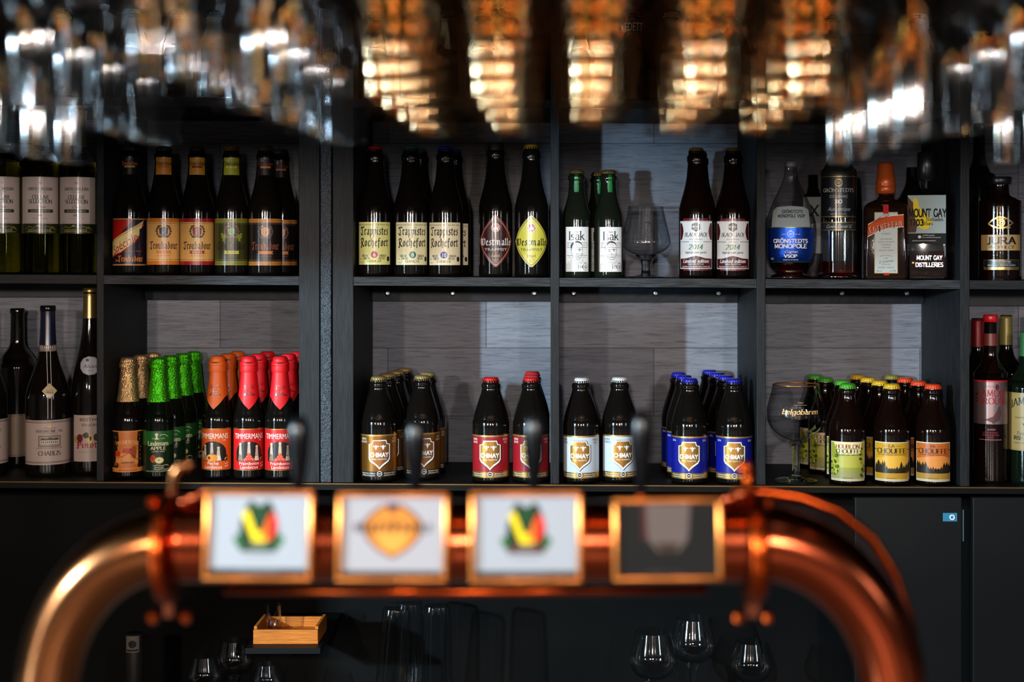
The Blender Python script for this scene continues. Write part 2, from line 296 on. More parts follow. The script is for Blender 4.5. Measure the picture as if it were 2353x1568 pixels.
class Lab:
    """a printed label: flat shapes in photo pixels (u across, v up from the bottle's foot), bent round the bottle"""
    def __init__(s): s.p = []; s.cols = []
    def ci(s, c):
        if c not in s.cols: s.cols.append(c)
        return s.cols.index(c)
    def poly(s, pts, c, ly=1): s.p.append((list(pts), s.ci(c), ly)); return s
    def rect(s, u0, v0, u1, v1, c, ly=1): return s.poly([(u0, v0), (u1, v0), (u1, v1), (u0, v1)], c, ly)
    def disc(s, u, v, r, c, ly=1, n=20, ry=None): return s.poly([(u+r*math.cos(2*math.pi*i/n), v+(ry or r)*math.sin(2*math.pi*i/n)) for i in range(n)], c, ly)
    def ring(s, u, v, r, w, c, ly=1, n=24, ry=None):
        ry = ry or r
        for i in range(n):
            a, b = 2*math.pi*i/n, 2*math.pi*(i+1)/n
            s.poly([(u+r*math.cos(a), v+ry*math.sin(a)), (u+r*math.cos(b), v+ry*math.sin(b)), (u+(r-w)*math.cos(b), v+(ry-w)*math.sin(b)), (u+(r-w)*math.cos(a), v+(ry-w)*math.sin(a))], c, ly)
        return s
    def line(s, pts, w, c, ly=1):
        for (a, b), (d, e) in zip(pts, pts[1:]):
            l = math.hypot(d-a, e-b) or 1; nx, ny = -(e-b)/l*w/2, (d-a)/l*w/2
            s.poly([(a+nx, b+ny), (d+nx, e+ny), (d-nx, e-ny), (a-nx, b-ny)], c, ly)
        return s
    def frame(s, u0, v0, u1, v1, w, c, ly=1): return s.line([(u0, v0), (u1, v0), (u1, v1), (u0, v1), (u0, v0)], w, c, ly)
    def text(s, t, u, v, h, c, w=None, font='sans', al=0, sh=0, rot=0, ly=2, bend=0):
        """u, v: centre of the baseline; h: cap height; w: fitted width"""
        ps, tw = sans(t) if font == 'sans' else pen(t, font)
        kx = (w/tw) if (w and tw) else h
        x0 = -tw*kx/2 if al == 0 else (0 if al < 0 else -tw*kx)
        ca, sa = math.cos(R(rot)), math.sin(R(rot))
        for q in ps:
            pts = []
            for x, y in q:
                a = x0+x*kx+y*h*sh; b = y*h
                if bend: b += bend*(1-(a/(tw*kx/2))**2)
                pts.append((u+a*ca-b*sa, v+a*sa+b*ca))
            s.poly(pts, c, ly)
        return s
    def build(s, name, rad, mats, step=3.2, vstep=None, flat=False, clip=None, matte=False):
        """rad: radius in px or function of v"""
        rf = rad if callable(rad) else (lambda v: rad)
        bm = bmesh.new()
        for pts, c, ly in s.p:
            if len(pts) < 3: continue
            vs = [bm.verts.new((p[0], p[1], ly)) for p in pts]
            try: f = bm.faces.new(vs); f.material_index = c
            except ValueError: pass
        if clip:
            for co, no in clip: bmesh.ops.bisect_plane(bm, geom=bm.verts[:]+bm.edges[:]+bm.faces[:], plane_co=co, plane_no=no, clear_outer=True)
        if not flat:
            us = [v.co.x for v in bm.verts]; a = min(us); 
            n = int((max(us)-a)/step)
            for i in range(1, n+1): bmesh.ops.bisect_plane(bm, geom=bm.verts[:]+bm.edges[:]+bm.faces[:], plane_co=(a+i*step-.013, 0, 0), plane_no=(1, 0, 0))
            if vstep:
                vv = [v.co.y for v in bm.verts]; a = min(vv)
                for i in range(1, int((max(vv)-a)/vstep)+1): bmesh.ops.bisect_plane(bm, geom=bm.verts[:]+bm.edges[:]+bm.faces[:], plane_co=(0, a+i*vstep-.013, 0), plane_no=(0, 1, 0))
        for v in bm.verts:
            u, w, ly = v.co
            if flat: v.co = Vector((u*S1, -(.0003+ly*.00008), w*S1))
            else:
                r = rf(w); ref = rf.ref if hasattr(rf, 'ref') else r; th = u/r; rr = r*S1+.00022+ly*.00008
                v.co = Vector((rr*math.sin(th), -rr*math.cos(th), w*S1))
        bmesh.ops.recalc_face_normals(bm, faces=bm.faces[:])
        me = bpy.data.meshes.new(name); bm.to_mesh(me); bm.free()
        for c in s.cols: me.materials.append(ink('~'+c if (matte or flat) and c[0] == '#' else c))
        me.update(); return me
METAL = {'#c9973f': .35, '#b98a45': .35, '#a87a38': .4, '#c8a060': .35}
def ink(c):
    """printing ink or paper of one colour; the gold, silver and foil inks are metallic. '!' marks foil"""
    if c[0] == '!': return pm('foil_print_'+c[2:], c[1:], rough=.32, metal=.75, spec=.5)
    if c[0] == '~': return pm('matt_print_'+c[2:], c[1:], rough=.6, spec=.12)
    return pm('print_'+c[1:], c, rough=.34, spec=.4, coat=.18, croug=.12)
# ------------------------------------------------------------------ room and back bar shelving
K = .006                                   # the shelves drop slightly towards the right
ZU, ZL, ZT = 1.4701, 1.106, 1.785          # tops of the middle shelf, the counter and the upper shelf at x = 0
DB = .27                                   # depth of the bays
DK1, DK2 = '#26282a', '#6d7076'
w_v = wood('dark_board_upright', '#090a0b', '#1f2124', 'Z'); w_h = wood('dark_board_level', '#0e0f10', '#3a3c40', 'X', bump=.5)
w_in = pm('bay_lining_dark', '#1c1e20', rough=.55)
blk = pm('black_lacquer', '#0b0b0c', rough=.5, spec=.15)
ms = dict(kind='structure')
link('floor', MB().box(-3.2, 3.2, -1.5, 3.4, -.05, 0).mesh('floor', pm('dark_floor', '#1c1a18', .6)), **ms)
link('ceiling', MB().box(-3.2, 3.2, -1.5, 3.4, 2.9, 2.95).mesh('ceiling', pm('dark_ceiling', '#2a2826', .9)), **ms)
link('shade_soffit', MB().box(-3.19, 3.19, .95, 2.45, 1.95, 2.89).mesh('shade_soffit', pm('black_blocker', '#0b0a0a', .9, 0., .1)), **ms)  # unseen soffit added to keep light off the upper shelves
link('light_blocker_1', MB().box(-3.19, 3.19, .93, .9495, 1.684, 1.95).mesh('light_blocker_1', pm('black_blocker', '#0b0a0a', .9, 0., .1)), **ms)  # unseen valance added so the tops of the bays fall into shade
link('light_blocker_2', MB().box(-3.19, -.78, 1.29, 1.31, 1.60, 1.949).mesh('light_blocker_2', pm('black_blocker', '#0b0a0a', .9, 0., .1)), **ms)  # unseen board added to keep the daylight out of the upper bays
link('blocker_pillar', MB().box(-1.95, -1.43, 1.32, 1.60, 0, 1.949).mesh('blocker_pillar', pm('black_blocker', '#0b0a0a', .9, 0., .1)), **ms)  # unseen pillar added to keep the daylight patch off the leftmost beer bay
link('wall_right', MB().box(3.2, 3.25, -1.5, 3.4, 0, 2.9).mesh('wall_right', pm('dark_wall', '#2d2b2a', .9)), **ms)
link('wall_left', MB().box(-3.25, -3.2, -1.5, 3.4, 0, 2.9).mesh('wall_left', pm('dark_wall', '#2d2b2a', .9)), **ms)
link('wall_back', MB().box(-3.2, 3.2, D+DB+.03, 3.1, 0, 2.9).mesh('wall_back', pm('dark_wall', '#2d2b2a', .9)), **ms)
BAYX = [(-1600, 222), (238, 687), (812, 1265), (1285, 1739), (1759, 2207), (2228, 3900)]      # front openings in pixels
back = link('back_panel', MB().box(px(-700, D), px(3100, D), D+DB, D+DB+.012, 1.085, ZT).mesh('back_panel', plank_wall()),
            label='grey wood-plank laminate panel forming the back of the bottle bays', category='panel')
link('upper_shade_board', MB().box(px(-1600, D), px(3900, D), D+DB, D+DB+.012, ZT+.0005, 1.945).mesh('upper_shade_board', blk), label='black board added for the shade behind the top shelf bottles', category='board')  # stands in for the shade on the wall above the top shelf
def zl(z0, x): return z0-K*x
def upright(x0p, x1p, name, lab, mat=w_v, y1=D+DB-.001, yf=D):
    o = link(name, MB().box(px(x0p, D), px(x1p, D), yf, y1, zl(ZL, px(x0p, D))+.0002, 1.945, .0008).mesh(name, mat), label=lab, category='upright board'); return o
for a, b, lab in [(222, 238, 'dark upright board between the white wine bottles and the leftmost beer bay'), (687, 734, 'dark upright board between the red-foiled bottles and the rough metal post'),
                  (764.5, 812, 'dark upright board just right of the rough metal post'), (1265, 1285, 'slim grained upright board between the cream-labelled and the white-labelled beers'),
                  (1739, 1759, 'slim grained upright board left of the blue-labelled cognac bottle'), (2207, 2228, 'dark upright board right of the teal-lit bay')]:
    o = upright(a, b, 'upright_board', lab)
o = link('metal_post', MB().box(px(736.5, D), px(761.5, D), D-.002, D+.05, zl(ZL, px(736, D))+.0002, 1.945, .002).mesh('metal_post', pm('rough_cast_metal', '#3c4046', rough=.33, metal=.5, bump=(330, 3.5))),
         label='vertical post of rough hammered grey metal between two dark boards', category='post')
link('backing_strip', MB().box(px(734, D), px(764.5, D), D+.05, D+DB-.001, zl(ZL, px(734, D))+.0002, 1.945).mesh('backing_strip', blk), o)['label'] = 'dark strip behind the post'
names = ['wine bay at the left edge', 'beer bay with foil-necked bottles', 'bay of the cream-labelled trappist beers', 'bay with the small snifter glass', 'bay of the liquor bottles', 'bay at the far right edge']
def slab(x0, x1, y0, y1, z0, z1, c):      # box along the shelf line z = c - K x
    m = MB(); v = [(x, y, z+c-K*x) for x in (x0, x1) for y in (y0, y1) for z in (z0, z1)]
    return m.add(v, [(0, 1, 3, 2), (4, 6, 7, 5), (0, 4, 5, 1), (2, 3, 7, 6), (0, 2, 6, 4), (1, 5, 7, 3)])
dark_h = wood('dark_board_shadow', '#0e0f10', '#1c1e20', 'X')  # darker copy of the shelf board, shade put into its colour
for i, (a, b) in enumerate(BAYX):
    x0, x1 = px(a, D)+.0004, px(b, D)-.0004
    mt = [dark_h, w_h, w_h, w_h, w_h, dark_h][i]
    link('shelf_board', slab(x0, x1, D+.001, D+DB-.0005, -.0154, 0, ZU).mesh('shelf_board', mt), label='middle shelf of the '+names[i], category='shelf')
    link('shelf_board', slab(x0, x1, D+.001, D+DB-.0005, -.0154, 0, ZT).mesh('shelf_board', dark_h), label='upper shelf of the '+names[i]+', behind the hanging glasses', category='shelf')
    # glossy dark cleat under the shelf against the back, with screws
    cz = zl(ZU, (x0+x1)/2); big = i in (1, 2, 3, 4)
    c = link('cleat', MB().box(x0+.001, x1-.001, D+DB-.022, D+DB-.0006, cz-.0490, cz-.0180).mesh('cleat', pm('blue_black_gloss_cleat', '#0b141c', rough=.4, spec=.12, bump=(40, .8)) if big else w_in),
             label='glossy dark cleat, '+names[i], category='cleat')
    for s in {2: [890, 1040, 1228], 3: [1318, 1507, 1652], 4: [1935, 2085]}.get(i, []):
        sm = MB().lathe([(.0012, 0), (.0055, 0), (.006, .001), (.004, .003), (.0015, .0025)], 14, (0, 0, 0), Matrix.Rotation(math.pi/2, 3, 'X'))
        link('screw', sm.mesh('screw', pm('zinc_screw', '#c0c4c8', rough=.25, metal=1), True), c, (px(s, D+DB-.025), D+DB-.0221, pz(674, D+DB-.025)))
link('rear_boarding', MB().box(px(-1600, D), px(3900, D), D+DB-.0, D+DB+.01, .05, 1.082).mesh('rear_boarding', pm('black_back', '#070707', .7, 0., .1)), label='black back of the open cabinet under the counter', category='panel')
# counter: one long thin board
link('worktop', slab(px(-1600, D), px(3900, D), D-.004, D+DB-.0008, -.012, 0, ZL).mesh('worktop', pm('black_worktop', '#070706', rough=.5, spec=.12)), label='long black back-bar counter that carries the lower row of bottles', category='worktop')
link('counter_edge', slab(px(-1600, D), px(3900, D), D-.0055, D-.0042, -.0020, -.0002, ZL).mesh('counter_edge', pm('brass_edge', '#8a6a3c', rough=.3, metal=.8)), label='thin brass edging strip on the front of the black counter', category='edging')
# lower cabinet: shelves behind the tap tower
link('lower_shelf', MB().box(px(-1600, D), px(3900, D), D+.01, D+DB-.001, .645, .66).mesh('lower_shelf', blk), label='black shelf below the counter carrying stemmed glasses', category='shelf')
for i, (a, b, lab) in enumerate([(1960, 2205, 'black cupboard door below the orange-capped beers'), (2229, 2700, 'black cupboard door at the far right, beside the blue hinge plate')]):
    cb = root('cupboard', (px((a+b)/2, D), D, .67), 0, lab, 'cupboard'); w = px(b, D)-px(a, D)
    link('door', MB().box(-w/2, w/2, -.016, -.0005, 0, .415, .002).mesh('door', pm('black_door', '#0b0c0d', rough=.45, spec=.2)), cb)

# ------------------------------------------------------------------ bottles
ST = [(0, .86), (.012, .97), (.03, 1), (.48, 1), (.547, .965), (.60, .87), (.66, .74), (.743, .605), (.80, .55), (.885, .50), (.892, .54), (.935, .54), (.94, .47), (.975, .46)]
ISA = [(0, .86), (.012, .97), (.03, 1), (.53, 1), (.60, .94), (.655, .82), (.74, .64), (.80, .57), (.90, .53), (.905, .60), (.94, .60), (.945, .52), (.975, .5)]
CHI = [(0, .9), (.015, .98), (.03, 1), (.52, 1), (.585, .965), (.65, .89), (.718, .775), (.785, .655), (.84, .55), (.89, .485), (.90, .51), (.935, .51), (.94, .45), (.97, .44)]
CHO = [(0, .9), (.015, .98), (.03, 1), (.50, 1), (.57, .96), (.64, .86), (.70, .74), (.77, .60), (.84, .50), (.89, .47), (.90, .50), (.935, .50), (.94, .43), (.97, .42)]
LIN = [(0, .88), (.012, .98), (.03, 1), (.46, 1), (.52, .94), (.58, .83), (.66, .68), (.75, .58), (.85, .50), (.91, .47), (.915, .54), (.95, .54), (.955, .47), (.98, .46)]
BDX = [(0, .9), (.01, .98), (.02, 1), (.62, 1), (.67, .95), (.71, .78), (.74, .55), (.77, .42), (.82, .39), (.965, .37), (.967, .41), (.99, .41), (1, .37)]
BUR = [(0, .92), (.01, .99), (.02, 1), (.42, 1), (.50, .94), (.57, .78), (.64, .58), (.72, .42), (.80, .35), (.965, .31), (.967, .35), (.99, .35), (1, .32)]
FLU = [(0, .92), (.01, .99), (.02, 1), (.40, 1), (.50, .92), (.60, .72), (.70, .52), (.80, .40), (.965, .33), (.967, .37), (.99, .37), (1, .34)]
WHI = [(0, .9), (.01, .98), (.02, 1), (.60, 1), (.645, .95), (.68, .78), (.71, .56), (.75, .44), (.80, .41), (.93, .38), (.96, .38)]
g_blk = pm('near_black_bottle_glass', '#0d0a08', rough=.07, spec=.5, bump=(700, .05))
g_amb = pm('dark_amber_bottle_glass', '#0e0503', rough=.07, spec=.5, bump=(500, .06))
g_grn = pm('dark_green_bottle_glass', '#080f08', rough=.08, spec=.5, bump=(700, .05))
g_wine = solid_glass('pale_gold_green_glass', (.50, .48, .12), .03)
_pc = {}
def body_mesh(name, prof, H, Rr, mat, seg=48):
    key = (name, H, Rr, mat.name)
    if key not in _pc:
        pr = smooth_prof([(r*Rr, h*H) for h, r in prof], 3)
        # keep corners at the foot tidy
        pr = [(max(r, .001), max(z, 0)) for r, z in pr]
        _pc[key] = MB().lathe(pr, seg).mesh(name, mat, True)
    return _pc[key]
def interp(pts):
    def f(v):
        for (h0, r0), (h1, r1) in zip(pts, pts[1:]):
            if h0 <= v <= h1: return r0+(r1-r0)*(v-h0)/(h1-h0 or 1)
        return pts[-1][1] if v > pts[0][0] else pts[0][1]
    return f
def prof_r(prof, H, Rr): return interp([(h, r) for r, h in smooth_prof([(r*Rr, h*H) for h, r in prof], 3)])
def cap_mesh(col, r, h, rough=.3, metal=.4):
    key = ('cap', col, round(r, 5), round(h, 5))
    if key not in _pc:
        m = pm('cap_'+col[1:], col, rough=rough, metal=metal, coat=.3)
        pr = [(r*.2, h), (r*.70, h*.995), (r*.83, h*.93), (r*.92, h*.74), (r*.95, h*.5), (r*.99, h*.2), (r*1.02, 0)]
        am = [0, 0, .002, .01, .03, .05, .06]
        pr2 = [(.95*r, -.0001)]+pr[::-1]; am2 = [0]+am[::-1]
        _pc[key] = MB().lathe(pr2, 84, flute=(21, am2)).mesh('crown_cap', m, True)
    return _pc[key]
_N = [0]
def shelfz(shelf, x): return {'U': ZU, 'L': ZL, 'T': ZT}[shelf]-K*x
_gap = {}
def bottle(x_px, shelf, prof, H, Rp, glass, lab, labels=(), cap=None, du=0, Y=2.56, extra=None, cat='beer bottle', name='beer_bottle', group=None, cap_r=None, cap_h=None, capm=.4):
    """H, Rp in photo pixels at the bottles. labels: (part name, Lab, radius or None, v step)"""
    x = px(x_px, Y); rz = math.atan2(-x, Y)+du/Rp
    r = root(name, (x, Y, shelfz(shelf, x)+.0002), rz, lab, cat, group)
    link('bottle_glass', body_mesh('bottle_glass', prof, H*S1, Rp*S1, glass), r)
    pf = prof_r(prof, H, Rp)
    for nm, L, vst in labels:
        me = L if not isinstance(L, Lab) else L.build(nm, pf, None, vstep=vst)
        link(nm, me, r)
    if cap:
        cr = cap_r or 17.5*S1; ch = (cap_h or 11)*S1
        link('crown_cap', cap_mesh(cap, cr, ch, metal=capm), r, (0, 0, H*S1-ch))
    if extra: extra(r, pf)
    return r
def sleeve(name, pf, v0, v1, mat, off=.6, n=14, top=False, vfun=None, seg=48, bumpy=0):
    """foil or capsule following the bottle from v0 to v1 (px); vfun(angle) lowers the edge at the front"""
    v = []; f = []
    for k in range(n+1):
        for i in range(seg):
            a = 2*math.pi*i/seg; lo = v0
            if vfun: lo = vfun(((a+math.pi/2+math.pi) % (2*math.pi))-math.pi)
            w = lo+(v1-lo)*k/n; rr = (pf(w)+off)*S1
            if bumpy: rr += bumpy*S1*math.sin(i*7.3+k*3.1)*math.sin(k*2.3+i*1.7)
            v.append((rr*math.cos(a), rr*math.sin(a), w*S1))
    for k in range(n):
        for i in range(seg):
            j = (i+1) % seg; f.append((k*seg+i, k*seg+j, (k+1)*seg+j, (k+1)*seg+i))
    if top: f.append(tuple(n*seg+i for i in range(seg)))
    return raw(name, v, f, mat, None, True)
def behind(src, n, glabel, step=.0668, dx=0.0, grp=None):
    """further bottles of the same kind in the row behind"""
    out = []
    for k in range(1, n+1):
        c = copy_tree(src); y = src.location.y+step*k; xx = src.location.x+dx*k
        c.location = (xx, y, src.location.z-K*dx*k)
        c['label'] = glabel(k)
        if grp: c['group'] = grp
        out.append(c)
    return out
ORD = {1: 'second', 2: 'third', 3: 'fourth'}
# ------------------------------------------------------------------ label designs (photo pixels above the bottle's foot)
def shield(L, u, v, w, h, c, ly=1, tip=.28, notch=True):
    pts = [(u-w, v+h*.86), (u-w*.72, v+h*.88), (u-w*.62, v+h), (u+w*.62, v+h), (u+w*.72, v+h*.88), (u+w, v+h*.86), (u+w, v+h*.36), (u+w*.86, v+h*.27), (u+w*.35, v+h*.14), (u+w*.12, v+h*.06), (u, v), (u-w*.12, v+h*.06), (u-w*.35, v+h*.14), (u-w*.86, v+h*.27), (u-w, v+h*.36)]
    return L.poly(pts, c, ly)
def crest(L, u, v, k, field, line, leaf, ly=2):
    for s in (-1, 1):
        for a, b, r in ((8.5, 16, 2.2), (10.5, 12.5, 2), (11.5, 8.5, 2), (10.5, 4.5, 1.8), (5.5, 17.5, 1.7), (9, 1.5, 1.5)): L.disc(u+s*a*k, v+b*k, r*k, leaf, ly, 7)
    L.poly([(u-7.4*k, v+14*k), (u, v+16*k), (u+7.4*k, v+14*k), (u+6.6*k, v+4*k), (u, v-1.4*k), (u-6.6*k, v+4*k)], line, ly+1)
    L.poly([(u-6*k, v+13*k), (u, v+14.6*k), (u+6*k, v+13*k), (u+5.4*k, v+4.6*k), (u, v+.4*k), (u-5.4*k, v+4.6*k)], field, ly+2)
    L.poly([(u-2*k, v+4*k), (u+1*k, v+5*k), (u+2.6*k, v+10*k), (u-1*k, v+7*k)], leaf, ly+3)
    L.poly([(u-9*k, v-1.5*k), (u-7*k, v+1.5*k), (u, v+.3*k), (u+7*k, v+1.5*k), (u+9*k, v-1.5*k), (u+6*k, v-2.5*k), (u, v-2*k), (u-6*k, v-2.5*k)], leaf, ly+3)
def smalltext(L, u, v, w, h, c, seed=0, ly=2, t='BELGISCH SPECIAALBIER - BELGIAN SPECIALTY ALE'): return L.text(t, u, v, h, c, w=w, ly=ly)
def ribbon(L, u, v, w, h, c, t=None, tc=None, ly=2):
    L.poly([(u-w-3, v), (u-w, v+h/2), (u-w-3, v+h), (u+w+3, v+h), (u+w, v+h/2), (u+w+3, v)], c, ly)
    if t: L.text(t, u, v+h*.25, h*.52, tc, w=w*1.45, font='serif', ly=ly+1)
def troub(bg, band, field, leaf, tcol, rib, ribt, small, line='#2a1a18', edge=None, rtc='#f0d8c0', hop=False):
    L = Lab(); L.rect(-52, 24, 52, 130, bg, 0)
    for a, b in ((24, 32.5), (121.5, 130)):
        L.rect(-52, a, 52, b, band, 1)
        if edge: L.rect(-52, a, 52, a+.9, edge, 2); L.rect(-52, b-.9, 52, b, edge, 2)
    smalltext(L, 0, 117.5, 92, 2.6, small); smalltext(L, 0, 34.5, 92, 2.6, small, t='BIERE SPECIALE BELGE - CERVEZA BELGA - SPEZIALBIER')
    if hop:
        for s in (-1, 1):
            for a, b in ((13, 88), (17, 91), (21, 88), (17, 85), (22, 94), (14, 93), (18, 81)): L.disc(s*a, b, 3.1, hop, 1, 8)
    crest(L, 0, 89, 1.35, field, line, leaf)
    L.text('Troubadour', 0, 60, 16.5, tcol, w=66, font='black')
    ribbon(L, 0, 49.5, 15, 7, rib, ribt, rtc); L.text('alc. 6,5 % by Vol', 0, 43.5, 3.2, small, w=28, ly=2)
    return L
def neck_tr(bg, t, rib, ribt=None, strip=None):
    L = Lab(); L.rect(-20, 230, 20, 270, bg, 0); L.text('Troubadour', 0, 252, 8.5, t, w=40, font='black')
    L.rect(-12, 246, 12, 250.5, rib, 2)
    if ribt: L.text(ribt, 0, 247, 2.6, t, w=17, font='serif', ly=3)
    return L
def speciale():
    L = Lab(); L.rect(-52, 22, 52, 129, '#1a1220', 0); L.poly([(-52, 60), (-52, 126), (8, 126), (-20, 96)], '#b01a12', 1)
    L.poly([(-52, 38), (-20, 50), (14, 76), (26, 96), (38, 118), (12, 112), (-22, 94), (-52, 80)], '#b01a12', 2)
    L.poly([(-52, 42), (-20, 53), (10, 76), (22, 92), (35, 125), (4, 107), (-24, 90), (-52, 76)], '#dcc07c', 3)
    L.line([(-50, 74), (-24, 87), (2, 102), (28, 117)], .9, '#2a1410', 4); L.line([(-50, 45), (-22, 56), (6, 76), (20, 92)], .9, '#2a1410', 4)
    L.text('Spéciale', -11, 63, 19, '#8c1418', w=68, font='sans', sh=.3, rot=31, ly=5)
    L.poly([(22, 92), (36, 96), (36, 112), (22, 104)], '#14182c', 5)
    L.text('Spéciale Belge', 8, 53, 4, '#8a4a30', w=40, sh=.3); L.text('Troubadour', 2, 31, 13, '#d07a28', w=58, font='black'); L.text('de', -32, 31, 5, '#d07a28', font='black')
    L.rect(-52, 22, 52, 24.5, '#b98a45', 2); L.rect(-52, 126.5, 52, 129, '#b98a45', 2); return L
def rochefort(bg, dc, num, edge='#b8b070'):
    L = Lab(); L.rect(-43, 27, 43, 124, bg, 0); k = '#1c1814'
    L.text('ABBAYE NOTRE-DAME DE SAINT-REMY - B-5580 ROCHEFORT - BELGIQUE', 0, 116.5, 3.2, k, w=80)
    L.text('Trappistes', 0, 95, 18, k, w=68, font='black'); L.text('Rochefort', 0, 69, 18, k, w=68, font='black')
    L.disc(0, 50, 9, '#e8e4d0', 2); L.disc(0, 50, 8, dc, 3); L.text(num, 0, 45.5, 9, '#f4f4f4', w=(6.5 if len(num) < 2 else 11), font='sans', ly=4)
    for t, u, v, w in (('BIERE', -21, 45, 17), ('BIRRA', 21, 45, 17), ('BIER', -18, 39, 14), ('BEER', 18, 39, 14), ('CERVEZA', 0, 32.5, 32)): L.text(t, u, v, 4.8, k, w=w, font='serif')
    L.text('33cl', -34, 39, 3, k); L.text('11,3% vol', -33, 31, 3, k, w=12)
    L.poly([(31, 44), (35, 46.5), (39, 44), (39, 37), (35, 34), (31, 37)], '#20242c', 2)
    return L
def westmalle(bg, bd, ln, tc, kind, kc, small):
    L = Lab()
    def dia(w, h, c, ly):
        pts = []
        for a0, cx, cy_ in ((0, w, 0), (90, 0, h), (180, -w, 0), (270, 0, -h)):
            pts.append((cx, cy_+82)) if True else 0
        # slightly bowed edges
        P4 = [(w, 0), (w*.72, h*.38), (w*.36, h*.74), (w*.06, h*.97), (-w*.06, h*.97), (-w*.36, h*.74), (-w*.72, h*.38), (-w, 0), (-w*.72, -h*.38), (-w*.36, -h*.74), (-w*.06, -h*.97), (w*.06, -h*.97), (w*.36, -h*.74), (w*.72, -h*.38)]
        L.poly([(x, y+82) for x, y in P4], c, ly)
    dia(47, 60, bd, 0); dia(43, 55.5, ln, 1); dia(41.6, 54, bg, 2)
    L.disc(0, 113, 10, '#e8e0d8', 3); L.disc(0, 113, 8.8, '#a81c24', 4)
    L.line([(-4, 108), (0, 120), (4, 108)], 1.8, '#f0e8e0', 5); L.line([(-2.6, 112), (2.6, 112)], 1.4, '#f0e8e0', 5); L.line([(-7, 117), (-4, 107), (0, 112), (4, 107), (7, 117)], 1.3, '#f0e8e0', 5)
    L.text('Westmalle', 0, 73, 15.5, tc, w=78, font='black', ly=4); L.text('TRAPPIST', 0, 60.5, 6, tc if kind == 'Dubbel' else '#2a2418', w=54, ly=4)
    L.text(kind, 0, 46, 6.5, kc, w=19, font='black', ly=4); L.text('ALC. 7%', 0, 38.5, 3.4, small, w=13, ly=4); L.text('33 CL', 0, 34, 3.4, small, w=9, ly=4)
    return L
def isak(num):
    L = Lab(); k = '#17181a'; L.rect(-30, 14, 30, 116, '#e8e4de', 0); L.rect(-30, 14, -27.6, 116, '#7a5a50', 1)
    L.text('Isak', 0, 86, 19, k, w=36, font='didot'); L.text('Black', -2, 103, 3.6, k, w=9, font='serif')
    for v in (79.5, 68.5, 50): L.rect(-25, v, 26, v+.8, k, 1)
    for i, v in enumerate((75.5, 72)):
        for a, b in ((-24, 6), (-14, 20), (12, 8), (23, 6)): L.text(['11cl 33', 'Svartolja Akerlund', 'alc|||'][i % 3] if b < 10 else 'Svart olja & lakrits ale', a+b/2-1, v, 2.2, k, w=b)
    L.text('Isak Brewed and Bottled by', -1, 63.5, 2.4, k, w=28); L.text('Monks at the bottling line', 4, 53, 2.4, k, w=28)
    hair = [(-14, 66), (-15, 72), (-12, 79), (-6, 83.5), (0, 84.5), (7, 82), (11, 77), (12.5, 70), (10.5, 75), (6, 79), (-1, 80), (-7, 77.5), (-11, 72), (-12.4, 66)]
    for a, b, c in ((0, 1, 12), (1, 2, 11), (2, 3, 10), (3, 4, 9), (4, 5, 8), (5, 6, 7)):
        q = [hair[a], hair[b], hair[c], hair[13] if c == 12 else hair[c+1]]; L.poly(q, k, 3)
    L.line([(-13.5, 66), (-13, 58), (-10, 49), (-4, 43), (0, 41.5), (5, 43), (10, 49), (12, 57), (12.5, 70)], .7, k, 3)
    L.line([(-7, 64), (-3.5, 64.6)], 1.4, k, 3); L.line([(3, 65), (8, 65.4)], 1.4, k, 3); L.line([(-6, 60.5), (-3, 60.8)], 1.8, k, 3); L.line([(4, 61.5), (7, 61.8)], 1.8, k, 3)
    L.line([(-1, 57), (0, 53.5), (3, 54)], .7, k, 3); L.line([(-4, 48), (0, 46.8), (5, 48)], 1, k, 3)
    for i, v in enumerate((45.6, 41.6, 37.6, 34)): L.text(['The love of a black is bitter', 'If kept cool and dark', 'The best black before the ABV', 'www.monkscafe brewed isak'][i], 0, v, 2.3, k, w=[40, 28, 32, 44][i])
    L.frame(-26, 17, 2, 31.5, .6, k, 1); L.text(num, 7.6, 21, 8.6, k, w=13); L.text('Batch No', 7, 31.5, 2, k, w=9)
    for i, v in enumerate((27.6, 24, 20.5)): L.text('Monks Brewery Sweden', -13, v, 2.1, k, w=22)
    L.ring(21, 25, 7.6, .9, k, 2, 16, 9); L.line([(17, 24), (25, 24)], .8, k, 2); L.line([(21, 19), (21, 31)], .8, k, 2); L.ring(21, 25, 4, .8, k, 2, 10); return L
